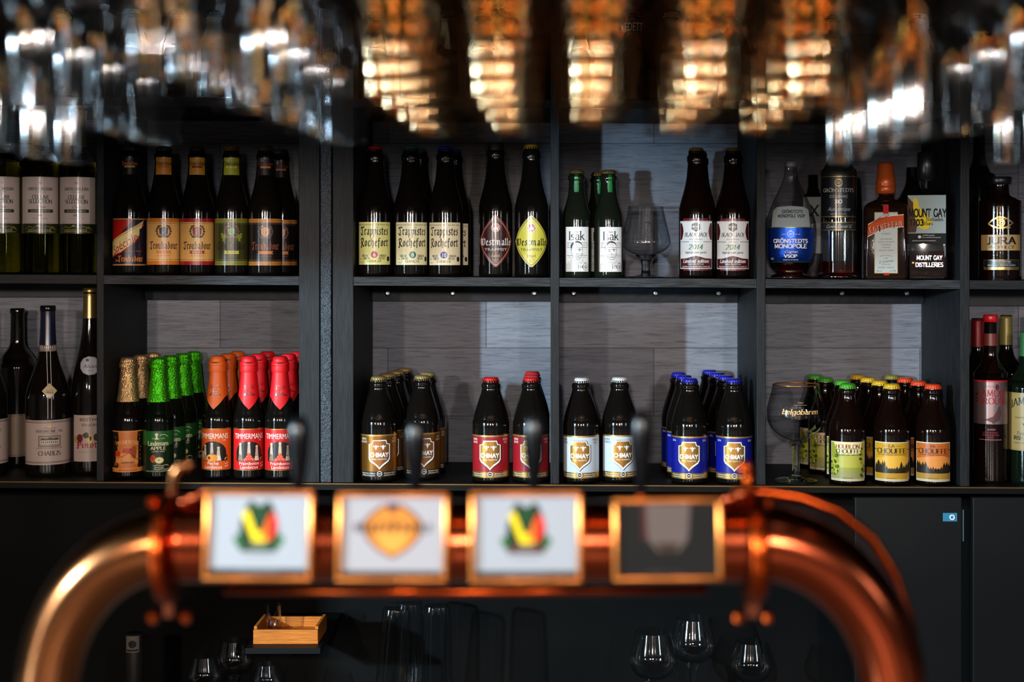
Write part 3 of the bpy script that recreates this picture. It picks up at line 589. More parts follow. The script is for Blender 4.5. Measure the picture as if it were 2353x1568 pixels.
def blackjack():
    L = Lab(); W = '#e0e4e6'; K_ = '#4a1418'; k = '#141414'
    L.rect(-32, 18, 30, 137, '#6a1c1e', 0); L.rect(-44, 22, 44, 131, W, 1); L.frame(-42.6, 23.5, 42.6, 129.5, .5, '#888', 2)
    for s in (-1, 1):
        p = [(s*(40-4.6*math.sin(math.pi*t/8)*1.2+0), 88+38*t/8) for t in range(9)]
        for a, b in zip(p, p[1:]): L.poly([(s*43, a[1]), (s*43, b[1]), (s*(abs(b[0])-3.4), b[1]), (s*(abs(a[0])-3.4), a[1])], K_, 2)
    L.poly([(-9, 124), (0, 128), (9, 124), (9.5, 112), (0, 106), (-9.5, 112)], '#23262a', 2); L.text('MONKS', 0, 115.5, 4.6, '#c8ccb8', w=16, font='serif', ly=3); L.text('CAFE', 0, 111, 2.4, '#c8ccb8', w=7, ly=3)
    L.text('BLACK JACK', 0, 95.5, 8.6, k, w=54, font='serif', sh=.2); L.text('www.monkscafe.se', 0, 88.5, 3, k, w=30)
    L.text('9.7% vol.', 0, 82, 3.4, k, w=17); L.rect(-42, 83, -16, 84, k, 2); L.rect(17, 83, 42, 84, k, 2)
    L.text('2014', 0, 66.5, 11, '#1f7a45', w=32, font='serif', sh=.2); L.text('Imperial stark porter', 0, 57, 5, k, w=50, font='serif', sh=.2)
    L.poly([(-42, 24), (42, 24), (42, 45), (22, 46), (12, 49), (0, 52), (-12, 49), (-22, 46), (-42, 45)], K_, 2)
    L.text('Limited edition', 0, 36, 7.6, '#f0f0ee', w=62, font='serif', sh=.25, ly=3); L.text('Starköl. Alk. 9.7% vol.', 0, 31.4, 3.2, '#f0f0ee', w=36, ly=3)
    L.text('Ingredienser: kornmalt, vatten, humle, jäst', 0, 26, 3.2, '#f0f0ee', w=70, ly=3); return L
def fleur(L, u, v, k, c, ly):
    L.poly([(u, v+12*k), (u+2*k, v+8*k), (u+1*k, v+4*k), (u-1*k, v+4*k), (u-2*k, v+8*k)], c, ly)
    for s in (-1, 1): L.line([(u+s*.8*k, v+4*k), (u+s*3.4*k, v+8.6*k), (u+s*5.4*k, v+8.8*k), (u+s*6*k, v+6.4*k)], 1.5*k, c, ly)
    L.poly([(u-1.4*k, v+3*k), (u+1.4*k, v+3*k), (u, v-2*k)], c, ly); L.rect(u-2.4*k, v+3*k, u+2.4*k, v+4.2*k, c, ly)
def chimay(bg, tl, tr, tcol, gold='!#a87a38', strip=True, bottom='!#a8823e'):
    L = Lab(); L.rect(-56, 12, 56, 108, bg, 0)
    if strip: L.rect(-56, 104.5, 56, 108, '!#b8935a', 1)
    L.rect(-56, 12, 56, 25, bottom, 1)
    shield(L, 1, 27, 25.8, 70, '#2a1c14', 1); shield(L, 0, 29, 25, 67, '#e6e6e4', 2); shield(L, 0, 33.5, 22.6, 60.5, gold, 3)
    for s in (-1, 1): fleur(L, s*8, 74, 1.0, '#dfe0e0', 4)
    L.text('CHIMAY', 0, 58, 9, '#ecebe8', w=41, font='bold', ly=4); L.text('PERES TRAPPISTES', 0, 51, 3.4, '#e4dfd0', w=33, ly=4)
    L.poly([(-5.4, 23), (0, 26.2), (5.4, 23), (5.4, 16.8), (0, 13.6), (-5.4, 16.8)], '#e6e6e4', 4); L.poly([(-4.3, 22.4), (0, 25), (4.3, 22.4), (4.3, 17.4), (0, 14.8), (-4.3, 17.4)], '#201a18', 5)
    L.rect(-3, 18.8, 3, 21, '#b8b4ac', 6)
    for i, t in enumerate(tl): L.text(t, -39, 96-6.6*i, 4.8, tcol, w=len(t)*3.0)
    for i, t in enumerate(tr): L.text(t, 39, 96-6.6*i, 4.8, tcol, w=len(t)*3.0)
    for i, (a, b) in enumerate((('Biere brassee en Belgique', 'Ale brewed in Belgium'), ("a l'Abbaye de Scourmont", 'at Scourmont Abbey'))):
        L.text(a, -27, 19.6-4.6*i, 3.2, '#ece6d8', w=34, ly=3); L.text(b, 25, 19.6-4.6*i, 3.2, '#ece6d8', w=30, ly=3)
    return L
random.seed(5)
def chouffe(head, headc, sky, sky2, hills, ground, small, leafy=False):
    L = Lab(); L.rect(-44, 9.5, 44, 98, '#c8bda2', 0); L.rect(-42, 14, 42, 96, sky, 1)
    L.poly([(-42, 40), (42, 40), (42, 62), (20, 68), (-10, 66), (-42, 60)], sky2, 2)
    L.poly([(-20, 70), (-34, 96), (34, 96), (30, 70)], '#d8c890' if leafy else sky2, 2) if leafy else None
    L.rect(-42, 14, 42, 32, ground, 2); L.rect(-42, 11.4, 42, 12.2, '#2a2018', 2)
    if leafy:
        for s in (-1, 1):
            for _ in range(46 if s < 0 else 26):
                u = s*random.uniform(22 if s < 0 else 28, 42); v = random.uniform(18, 70 if s < 0 else 84)
                L.disc(u, v, random.uniform(2, 4), random.choice(['#3c4c14', '#5a6c1c', '#88922c', '#2a3610', '#a8a838']), 3+_ % 3, 6)
    else:
        p = [-42]; 
        while p[-1] < 42: p.append(p[-1]+random.uniform(4, 8))
        for a, b in zip(p, p[1:]): 
            h = random.uniform(46, 58) if abs(a) > 16 else random.uniform(40, 46)
            L.poly([(a-1, 30), (b+1, 30), (b, h-8), ((a+b)/2, h), (a, h-8)], hills, 3)
        L.rect(-42, 28, 42, 38, hills, 3)
    if head == 'HOUBLON':
        L.text('HOUBLON', 0, 83, 9, headc, w=54, font='serif', ly=6); L.text('CHOUFFE', 0, 72.3, 9, '#231a14', w=54, font='serif', ly=6)
        L.text('BIERE TRIPLE - IPA - TRIPEL BIER', 0, 67.5, 2.8, '#231a14', w=54, ly=6)
    else:
        L.text(head, 0, 86.5, 6, headc, w=len(head)*6, font='serif', ly=6); L.rect(-21, 88.6, -10, 89.3, headc, 6); L.rect(10, 88.6, 21, 89.3, headc, 6)
        L.text('CHOUFFE', 0, 73, 10.5, '#231a14', w=68, font='serif', ly=6); L.rect(-43, 80, -37, 81.6, '#2a1a14', 6); L.rect(37, 80, 43, 81.6, '#2a1a14', 6)
        L.text("BIERE BLONDE D'ARDENNE - BELGIAN BLOND ALE", 0, 68.5, 2.6, small, w=66, ly=6)
    L.text('BREWED & BOTTLED', 0, 15.5, 2, '#2a2018', w=22, ly=6); return L
def pecheresse():
    L = Lab(); c = '#a8602c'; k = '#24160e'; L.rect(-46, 16, 46, 110, '#b8682e', 0); L.rect(-46, 107.6, 46, 110, '#c8803c', 3)
    for s in (-1, 1): L.poly([(s*23, 26), (s*46, 26), (s*46, 107.6), (s*23, 107.6), (s*21, 90), (s*25, 70), (s*21, 50)], k, 1)
    L.poly([(-28, 60), (-8, 60), (2, 66), (14, 70), (24, 64), (24, 34), (-30, 38)], '#cf8240', 2); L.poly([(-10, 70), (10, 70), (14, 64), (6, 58), (-12, 60)], '#a8301c', 3)
    L.disc(-24, 58, 7, '#b82c18', 3, 14); L.poly([(4, 66), (12, 76), (18, 74), (20, 60), (16, 44), (8, 50)], '#8a4a20', 3)
    L.line([(-26, 48), (-12, 52), (2, 60), (14, 52), (24, 42)], 1, k, 4)
    for r in (6, 9, 12): L.line([(-22+r*math.cos(R(a)), 30+r*math.sin(R(a))) for a in range(0, 181, 20)], .8, '#d89048', 4)
    L.text('PECHERESSE', 0, 77, 7.5, '#e0a868', w=52, font='serif', ly=5, bend=4); L.text('Lindemans', 0, 36, 5.5, k, w=30, font='serif', ly=5)
    L.rect(-46, 16, 46, 26, '#c87838', 3); L.text('BIERE ARTISANALE AUX PECHES', 0, 19, 3, k, w=42, ly=5)
    for _ in range(26):
        s = random.choice((-1, 1)); L.disc(s*random.uniform(22, 32), random.uniform(34, 104), 1.3, '#b8742e', 4, 5)
    return L
def lindapple():
    L = Lab(); w = '#dcdcae'; L.rect(-46, 16, 46, 110, '#0e2412', 0); L.poly([(-46, 78), (46, 78), (46, 110), (-46, 110)], '#1c5a24', 1)
    L.text('Lindemans', 0, 77, 10, w, w=47, font='serif'); L.text('APPLE', 0, 67.5, 7, w, w=35, font='serif'); L.text('LAMBIC BEER', 0, 62.5, 2.6, w, w=30)
    L.poly([(-9, 91), (1, 91), (-2, 94), (-2, 99), (0, 103), (-4, 106), (-8, 103), (-6, 99), (-6, 94)], w, 2); L.line([(3, 99), (6, 102), (14, 102), (22, 97)], 1, w, 2); L.text('ANNO 1822', 0, 92, 2.4, w, w=30)
    L.disc(-12, 47, 6.5, '#b8481c', 2, 16, 8.5); L.disc(-13, 49, 4, '#a02c18', 3, 12, 5); L.disc(2, 43.5, 10, '#c8b058', 3, 20, 7.5); L.disc(2, 43.5, 8.8, '#dcd8a0', 4, 20, 6.4); L.disc(1, 44, 1.6, '#4a3018', 5, 8)
    L.line([(-11, 31), (-2, 33), (8, 31), (18, 33), (24, 30)], 1, w, 2); L.line([(-11, 24), (-2, 22.5), (8, 24), (18, 22), (24, 25)], 1, w, 2); L.text('BREWED KRIEK', 2, 26, 3, w, w=22)
    L.text('BREWED AND BOTTLED BY LINDEMANS BREWERY', 0, 17.8, 2.4, w, w=60); return L
def timmer(bg, fruit, fcol, fcol2, blobs):
    L = Lab(); w = '#e6dccc'; L.rect(-46, 23, 46, 116, bg, 0); L.rect(-46, 115, 46, 117, '!#a87a38', 1); L.rect(-46, 22, 46, 23.6, '!#a87a38', 1)
    L.poly([(-31, 43), (31, 43)]+[(31*math.cos(R(a)), 62+26*math.sin(R(a))) for a in range(0, 181, 12)], '#17110e', 1)
    for u, v, h in blobs:
        L.disc(u, v+h, 3.2, '#c8a890', 2, 10); L.poly([(u-4, v), (u+4, v), (u+2.6, v+h-3), (u-2.6, v+h-3)], '#b89c86', 2); L.poly([(u-6, 44), (u+6, 44), (u+3.6, v+3), (u-3.6, v+3)], '#8a6a54' if u < 12 else '#d0b8a4', 2)
    if fruit == 'raspberry':
        for a, b in ((-6, 48), (0, 48), (6, 48), (-3, 53), (3, 53), (0, 58), (-9, 46), (9, 46)): L.disc(a, b, 4, fcol, 4, 10); L.disc(a-.8, b+.8, 1.6, fcol2, 5, 6)
    else: L.disc(-7, 50, 8, fcol, 4, 16); L.disc(3, 50, 8, fcol2, 4, 16); L.disc(-8, 50, 5, '#d86a10', 5, 14); L.disc(-8.5, 50, 2.6, '#3a1a0c', 6, 10)
    L.text('TIMMERMANS', 0, 94, 12.5, w, w=71, ly=4); L.text(['Peche', 'Framboise'][fruit == 'raspberry'], 0, 34.5, 7.6, w, w=[26, 47][fruit == 'raspberry'], ly=4, font='sans'); L.text('Lambicus', 0, 25.8, 7.6, w, w=42, ly=4)
    L.text('1702', 26, 89, 2.8, w, ly=4); L.text('Lambic', 32, 36, 3.4, w, w=10, sh=.4, rot=15, ly=4); L.text('Belge', 32, 30, 3.4, w, w=10, sh=.4, rot=15, ly=4)
    L.poly([(25, 44), (33, 44), (33, 56), (25, 56)], '#1a1210', 4); L.poly([(26, 45), (29, 46), (32, 52), (28, 50)], '#c8a020', 5); return L
def face(L, v, c):
    """line-drawn moustached face printed on the neck foil"""
    L.line([(-14, v), (-7, v+3.2), (0, v+1.6), (7, v+3.2), (14, v)], 1.4, c, 1); L.line([(-14, v), (0, v+.6), (14, v)], 1.2, c, 1)
    for s in (-1, 1): L.ring(s*7.5, v+17, 4.2, .7, c, 1, 12, 3); L.disc(s*7.5, v+17, 1, c, 2, 6); L.line([(s*3, v+4), (s*6, v+7), (s*9, v+5)], .8, c, 1); L.line([(s*2, v+21.5), (s*7, v+23), (s*12, v+20.5)], .7, c, 1)
    L.line([(-2.4, v+15), (-3.4, v+8), (0, v+6), (3.4, v+8)], .8, c, 1)
def santa():
    L = Lab(); k = '#1c1816'; bg = '#c8b4aa'; L.rect(-48, 117, 48, 225, bg, 0); L.rect(-55, 94, 55, 117, '#2a2c12', 0)
    L.frame(-41, 119.5, 41, 222.5, .5, '#98806e', 1); y = '#a8985a'
    L.text('SANTA CAROLINA', 0, 194, 6.6, k, w=57, font='serif'); L.text('CHILE 1875', 0, 189, 2.2, k, w=24); L.disc(0, 211, 3.5, '#b88a70', 1, 8)
    L.text('CELLAR', 0, 174, 8.6, k, w=36, font='serif'); L.text('SELECTION', 0, 164, 8.6, k, w=52, font='serif'); L.text('Chile', 0, 152.5, 7, '#7a3a2a', w=20, font='sans', sh=.5)
    L.rect(-29, 142.5, 29, 150, '#2f3216', 1); L.text('SAUVIGNON BLANC', 0, 144.4, 3.9, '#c8bc9a', w=44, ly=2); L.text('2016', 0, 134, 4.4, k, w=13, font='serif'); L.text('D.O. VALLE CENTRAL', 0, 127.5, 2.4, k, w=32)
    L.line([(-36, 104), (-26, 111), (-16, 107), (-6, 113), (6, 108), (16, 111), (30, 106), (38, 103)], .8, y, 1)
    for i in range(9): L.rect(-28+6*i, 99, -24+6*i, 104, y, 1); L.rect(-27+6*i, 99.8, -25+6*i, 103, '#2a2c12', 2)
    L.line([(-34, 98), (36, 98)], .8, y, 1); L.line([(22, 106), (28, 110), (34, 106)], 1, y, 1); L.disc(-6, 112, 2.6, y, 1, 10); return L
def chablis():
    L = Lab(); bg = '#a08c84'; k = '#2c2420'; L.rect(-72, 26, 72, 129, bg, 0)
    for v in (30, 32.4, 122.6, 125): L.rect(-72, v, 72, v+1, k, 1)
    L.disc(0, 114, 3.6, '#c89a38', 2, 8); L.line([(-14, 110.5), (-5, 111), (0, 108.5), (5, 111), (14, 110.5)], .8, k, 1)
    L.text('BOUCHARD AINE & FILS', 0, 101, 5.6, k, w=60, font='serif', ly=2); L.text('MAISON FONDEE EN 1750', 0, 97, 2.2, k, w=34)
    L.rect(-25, 68, 25, 93, '#4a3c34', 1); L.rect(-23.5, 69.5, 23.5, 91.5, '#8c7a70', 2); L.rect(-20, 74, 20, 83, '#b8a89c', 3)
    L.poly([(-21, 83), (-17, 88), (-6, 86), (0, 90), (6, 86), (17, 88), (21, 83)], '#3a2e28', 3)
    for i in range(9): L.rect(-18+4.2*i, 76, -16+4.2*i, 81, '#3a2e28', 4)
    L.text('GRAND VIN DE BOURGOGNE', 0, 63.5, 3, k, w=60); L.text('CHABLIS', 0, 48, 9.5, k, w=50, font='serif'); return L
def pinot():
    L = Lab(); k = '#241c1c'; L.rect(-42, 30, 60, 138, '#9c8880', 0)
    L.text('BESTHEIM', 4, 124, 7.6, k, w=56, ly=2); L.text("Vin d'Alsace", 4, 112, 7, k, w=50, sh=.4, ly=2)
    L.disc(-24, 84, 8, '#5a1c20', 2, 12, 10); L.disc(-36, 82, 4.5, '#8a7a30', 2, 8, 9); L.disc(-8, 92, 5, '#6a5a30', 2, 9, 7); L.disc(0, 82, 6, '#c8a850', 2, 12, 11); L.disc(14, 86, 7, '#3a3420', 2, 12, 9); L.disc(28, 84, 6, '#6a5a30', 2, 12, 10)
    L.poly([(-18, 92), (-10, 98), (-4, 95), (-2, 86), (-12, 84)], '#2c2a1a', 3); L.disc(1, 84, 2.6, '#2c1c18', 3, 8, 6)
    L.text('Pinot Gris', 14, 62, 14, '#8a2020', w=92, font='black', ly=2); L.text('APPELLATION ALSACE CONTROLEE', 4, 51, 3, '#7a6a60', w=64); return L
def vsop():
    L = Lab(); w = '#e4e6ea'; L.rect(-66, 38, 66, 118, '!#6a7a3c', 0); L.rect(-64.6, 39.6, 64.6, 116.4, '!#1440a0', 1)
    L.ring(0, 102, 7.5, 1.2, w, 3); L.text('307', 0, 99, 6, w, w=9, ly=3); L.text('GRUND', -15, 100.6, 2.2, w, w=9); L.text('EN 1841', 16, 100.6, 2.2, w, w=10)
    L.text('GRÖNSTEDTS', 0, 82.5, 8, w, w=82, font='bold', ly=3); L.text('MONOPOLE', 0, 70.5, 8.6, w, w=76, font='bold', ly=3); L.text('Cognac', 0, 59.5, 6, w, w=30, sh=.5, ly=3)
    L.text('VSOP', 0, 49, 6.6, w, w=29, font='bold', ly=3); L.text('PRODUCT OF FRANCE', 0, 42.6, 2.4, w, w=34, ly=3); L.text('40%VOL', -48, 44, 5, w, w=12, ly=3); return L
def vsop_back():
    L = Lab(); L.poly([(-48, 118), (48, 118), (46, 158), (30, 164), (0, 166), (-34, 164), (-46, 156)], '~#8c9496', 0)
    L.text('GRÖNSTEDTS', 4, 150, 6.5, '#26323e', w=48, font='bold'); L.text('MONOPOLE VSOP', 2, 140, 6.5, '#26323e', w=64, font='bold'); return L
def xo():
    L = Lab(); w = '#c8c4b8'; g = '!#a88a50'; L.rect(-52, 140, 52, 235, '#121418', 0); L.rect(-52, 233.4, 52, 235, g, 1); L.rect(-52, 142, 52, 144, g, 1); L.rect(-52, 111, 52, 131, '#25292c', 0); L.rect(-52, 129, 52, 130.6, g, 1); L.rect(-52, 111.6, 52, 113, g, 1)
    L.ring(0, 220, 8.6, 1.2, g, 2); L.text('307', 0, 216.5, 7, w, w=10, ly=2)
    L.text('GRÖNSTEDTS', 0, 199, 8, '#b0aca0', w=78, font='serif'); L.text('COGNAC', 0, 186, 6, w, w=42, font='sans'); L.text('XO', 0, 173, 8, '#e0dccc', w=16, font='bold')
    L.text('Authentique', 0, 156, 9, '#a8b0b4', w=52, font='sans', sh=.5); L.text('PRODUCT OF FRANCE', 0, 147.5, 2.4, w, w=36); L.text('Cuvée Daniel G.', 0, 117, 8, '#b8b8b0', w=62, sh=.5); return L
def jura():
    L = Lab(); g = '!#b08a50'; k = '#18140f'
    L.poly([(-52, 68), (52, 68), (52, 104), (-52, 104)], '#a08050', 0)
    L.text('JURA', 2, 83, 15, k, w=66, font='bold', ly=2); L.text('PROPHECY', 2, 72, 7, k, w=58, font='serif', ly=2)
    L.rect(-42, 24, 46, 47, g, 0); L.rect(-41, 30, 45, 46, '#14181c', 1); L.text('HEAVILY PEATED', 2, 41, 3, '#b8b8b0', w=40); L.rect(-20, 38, 24, 38.7, '#888', 2); L.text('SINGLE MALT SCOTCH WHISKY', 2, 33, 3, '#b8b8b0', w=66); L.text('PROPHECY  Smoky Sea Spray', 2, 25.6, 3.4, k, w=74)
    o = [(-29, 129), (-18, 138), (-6, 144), (4, 144), (16, 139), (28, 130)]; i = [(-29, 129), (-18, 123), (-6, 119), (6, 119.5), (14, 122), (20, 126)]
    L.line(o, 3.4, g, 1); L.line(i, 3.4, g, 1); L.line([(20, 126), (28, 130)], 2.4, g, 1); L.line([(10, 123), (14, 118), (22, 121)], 2.2, g, 1); L.ring(0, 131.5, 9.4, 3.2, g, 2, 22); L.ring(0, 131.5, 4.6, 2.4, g, 2, 16)
    for a in (40, 65, 115, 140): L.line([(10*math.cos(R(a)), 131+10*math.sin(R(a))), (14*math.cos(R(a)), 131+13*math.sin(R(a)))], 1, g, 1)
    return L
def grouse():
    L = Lab(); k = '#4a1014'; r = '#8a1420'; L.rect(-50, 136, 50, 234, '!#8a7474', 0); L.rect(-50, 232, 50, 236, '#b01c28', 1)
    L.text('FAMOUS', 6, 199, 15, r, w=70, font='serif'); L.text('GROUSE', 6, 182, 14, r, w=68, font='serif'); L.text('THE', -30, 184, 7.5, k, w=28, font='serif', rot=90, al=-1); L.text('MATTHEW GLOAG & SON', 0, 221, 2.6, k, w=34)
    L.disc(15, 221, 4.5, k, 1, 8, 7)
    L.poly([(-20, 145), (-8, 148), (6, 154), (14, 166), (18, 176), (23, 178), (22, 172), (25, 160), (20, 146), (10, 139), (6, 136), (2, 141), (-8, 144)], '#4a2a28', 2)
    L.text('BLENDED', 2, 122, 4, '#b8606c', w=18); 
    for i, t in enumerate(('SCOTCH WHISKY', 'BLENDED & BOTTLED', 'PERTH')): L.text(t, 0, 115-5.6*i, 3.6, '#98303c', w=[34, 38, 14][i])
    L.rect(-26, 100, 26, 101, '#c07080', 1); return L
def jameson():
    L = Lab(); k = '#1c1c14'; L.rect(-60, 76, 60, 208, '#8a7444', 0); L.frame(-42, 79, 42, 205, .8, '#6a5830', 1)
    L.text('JAMESON', 0, 172, 17, k, w=84, font='serif', bend=10); L.text('Established since 1780', 0, 150, 4, k, w=60, sh=.4); L.poly([(-14, 140), (-4, 136), (6, 138), (12, 130), (2, 126), (-6, 130)], k, 2)
    L.text('Triple Distilled', 0, 112, 8, k, w=56, sh=.5); L.text('IRISH WHISKEY', 0, 101, 8, '#22301c', w=66, font='bold'); L.text('TRIPLE DISTILLED IN DUBLIN', 0, 92, 3, k, w=66); return L
# ------------------------------------------------------------------ the bottles on the shelves
def foot_text(): pass
# --- upper row, beers of the left bay
nb = lambda bg, t, rib, rt=None: ('neck_label', neck_tr(bg, t, rib, rt), 6)
kk = dict(group=None)
a1 = bottle(298, 'U', ST, 298, 37.5, g_blk, 'black beer bottle with a diagonal cream banner across its red and navy label', [('label', speciale(), None), ('neck_label', neck_tr('#17120f', '#c06a20', '#b98a45'), 6)], '#3a3430', capm=.6)
a2 = bottle(376, 'U', ST, 297, 38, g_blk, 'black beer bottle with an orange-cream label, orange bands and navy shield', [('label', troub('#dba45c', '#c8701c', '#1c2440', '#4a3420', '#3a1818', '#d07a30', None, '#5a3018'), None), nb('#c8822c', '#3a1c14', '#c05a1c')], '#3a3430', capm=.6)
a3 = bottle(453, 'U', ST, 297, 38, g_blk, 'black beer bottle with a cream label, red bands and red shield', [('label', troub('#dba75a', '#9c1822', '#a01c2c', '#4a3420', '#3a1818', '#9c1822', 'OBSCURA', '#5a3018'), None), nb('#c88c28', '#3a1c14', '#8c1a1c', None)], '#3a3430', capm=.6)
a4 = bottle(532, 'U', ST, 298, 38, g_blk, 'black beer bottle with an olive green label and yellow ribbon', [('label', troub('#33350f', '#6e6a1c', '#4a8a4a', '#7a4a38', '#2c1410', '#c8c044', 'WESTKUST', '#7a7a30', rtc='#20200c', hop='#7c8418', edge='#a09a3c'), None), nb('#8a8a1c', '#20200c', '#c0c044', 'WESTKUST')], '#8a5a28', capm=.8)
a5 = bottle(610, 'U', ST, 298, 38, g_blk, 'black beer bottle with a black label between two copper bands', [('label', troub('#15110f', '#a86a24', '#b0783c', '#6a4a3c', '#8a4a34', '#c8702c', None, '#8a5a38', line='#a88478', edge='#c88c4c'), None), ('neck_label', neck_tr('#14100e', '#7a3a28', '#b86c48'), 6)], '#4a3a30', capm=.6)
behind(a5, 1, lambda k: 'dark beer bottle in the shadow behind the copper-banded black-labelled one', dx=.015)
# --- cream-labelled trappist beers
def abbey(px_, num, dc, bg, cap, du): return bottle(px_, 'U', ST, {'6': 299, '8': 300, '10': 300}[num], 39.5, g_blk, 'black beer bottle with a cream label and a %s numbered disc, %s cap' % (dc[0], cap[0]), [('label', rochefort(bg, dc[1], num), None)], cap[1], du=du, capm=.3)
r6 = abbey(861, '6', ('red', '#b01a24'), '#dcd888', ('red', '#c01820'), -1)
r8 = abbey(944, '8', ('green', '#106a4c'), '#e4deb0', ('dark green', '#1c5a48'), 4)
r10 = abbey(1024, '10', ('blue', '#1c2c9a'), '#e8dcb6', ('dark blue', '#28208c'), -4)
behind(r8, 1, lambda k: 'bottle directly behind the green-disc cream-labelled beer', dx=.010); behind(r10, 1, lambda k: 'bottle directly behind the blue-disc cream-labelled beer', dx=.010)
def foil_top(col, v0, H, rough=.5, off=.8):
    def f(r, pf): link('neck_foil', sleeve('neck_foil', pf, v0, H, pm('foil_'+col[1:], col, rough=rough), off, 8, True), r)
    return f
w1 = bottle(1139, 'U', ST, 310, 38.5, g_blk, 'black beer bottle with a dark red diamond label and black capsule', [('label', westmalle('#3a1012', '#7c2420', '#c8a070', '#dcdcdc', 'Dubbel', '#c8a45c', '#c8b8a8'), None)], None, extra=lambda r, pf: link('neck_foil', MB().lathe([(17.6*S1, 270*S1), (18.2*S1, 272*S1), (18.2*S1, 306*S1), (17*S1, 309*S1), (2*S1, 310*S1)], 40).mesh('neck_foil', pm('foil_black', '#181614', rough=.4), True), r))
w2 = bottle(1221, 'U', ST, 306, 38.5, g_blk, 'black beer bottle with a yellow-green diamond label and gold cap', [('label', westmalle('#d0c848', '#b8a848', '#5a4a18', '#1c1410', 'Tripel', '#a83020', '#3a3018'), None)], '#d09a30', capm=.7)
# --- white labelled beers
i1 = bottle(1325, 'U', ISA, 248, 33, pm('olive_bottle_glass', '#141810', rough=.07, bump=(600, .05)), 'small dark bottle with a white face-drawing label numbered 114', [('label', isak('114'), None)], '#7a5a2c', du=1, capm=.7, cap_h=9)
i2 = bottle(1398, 'U', ISA, 248, 33, pm('olive_bottle_glass', '#141810'), 'small dark bottle with white face-drawing label numbered 179, beside the snifter', [('label', isak('179'), None)], '#7a5a2c', du=7, capm=.7, cap_h=9)
for o, d in ((i1, -1), (i2, 0)):
    c = Lab(); c.poly([(-5+d, 196), (5+d, 196), (6+d, 208), (4+d, 236), (-4+d, 236), (-6+d, 208)], '#0c6a2c', 0)  # light through the neck, painted on as a green patch
    link('neck_glow', c.build('neck_glow', prof_r(ISA, 248, 33), None, vstep=5), o)['label'] = 'green glow of the neck painted on the glass'
behind(i2, 1, lambda k: 'small dark bottle in the shadow behind the one numbered 179', dx=-.016)
bj = [bottle(1600, 'U', ST, 300, 40, g_amb, 'tall dark bottle with a white 2014 label, next to the snifter', [('label', blackjack(), None)], '#a88440', capm=.8, du=-1)]
bj.append(copy_tree(bj[0])); bj[1].location = (px(1684, 2.56), 2.56, shelfz('U', px(1684, 2.56))+.0002); bj[1].rotation_euler.z = math.atan2(-px(1684, 2.56), 2.56)
bj[1]['label'] = 'tall dark bottle with a white 2014 label, against the right divider'
behind(bj[0], 1, lambda k: 'tall dark bottle half hidden behind the 2014 bottle next to the snifter', dx=.012)
# --- lower row: chimay style
def chi(p, bg, cap, capn, tl, tr, tc, lab, du=0, **k): return bottle(p, 'L', CHI, 237, 42, g_blk, lab, [('label', chimay(bg, tl, tr, tc, **k), None)], cap, du=du, capm=.35, cap_r=18.3*S1, Y=2.546)
c1 = chi(870, '!#8a5a22', '#8a7440', 'gold', ['BIERE', 'BLONDE'], ['GOLD', 'BLOND'], '#d8c8a8', 'squat dark beer bottle with gold shield label and dull gold cap, fully visible', du=2, gold='!#a87040', bottom='#2a1c12', strip=True)
c2 = copy_tree(c1); c2.location = (px(970, 2.575), 2.575, shelfz('L', px(970, 2.575))+.0002); c2.rotation_euler.z += .02; c2['label'] = 'squat gold-labelled beer bottle partly hidden behind a black tap handle'
behind(c1, 3, lambda k: '%s gold-labelled squat bottle in the row at the dark left side' % ORD[k], dx=.0085); behind(c2, 1, lambda k: 'bottle behind the half-hidden gold-labelled squat one', dx=.004)
c3 = chi(1128, '#8e141c', '#c41c1c', 'red', ['BIERE', 'BRUNE'], ['BROWN', 'ALE'], '#e8d8d0', 'squat dark beer bottle with a red label, gold shield and red cap, fully visible', du=-2)
c4 = copy_tree(c3); c4.location = (px(1220, 2.55), 2.55, shelfz('L', px(1220, 2.55))+.0002); c4.rotation_euler.z += .02; c4['label'] = 'squat red-labelled beer bottle by the divider, partly behind a black tap handle'
behind(c4, 2, lambda k: 'red-capped squat bottle, %s in the row by the divider' % ORD[k], dx=0)
c5 = chi(1336, '#b4bcc4', '#d8d4d0', 'white', ['BIERE', 'TRIPLE'], ['TRIPLE', 'ALE'], '#38342e', 'squat dark beer bottle with a white label and white cap, next to the left divider', du=-4)
c6 = copy_tree(c5); c6.location = (px(1424, 2.56), 2.56, shelfz('L', px(1424, 2.56))+.0002); c6.rotation_euler.z = math.atan2(-px(1424, 2.56), 2.56)+8/42; c6['label'] = 'squat white-labelled, white-capped beer bottle partly behind a bright tap handle'
c7 = chi(1585, '#0c1478', '#1c1c9c', 'blue', ['2016'], ['2016'], '#d0d4e4', 'squat dark beer bottle with a blue label, gold shield and blue cap, fully visible', du=-2)
c8 = copy_tree(c7); c8.location = (px(1687, 2.546), 2.546, shelfz('L', px(1687, 2.546))+.0002); c8.rotation_euler.z += .03; c8['label'] = 'squat blue-labelled beer bottle at the front of the four-deep row by the right divider'
behind(c7, 2, lambda k: 'blue-capped squat bottle, %s behind the fully visible blue one' % ORD[k], dx=-.004); behind(c8, 3, lambda k: 'blue-capped squat bottle, %s in the row by the divider' % ORD[k], dx=-.0075, step=.0668)
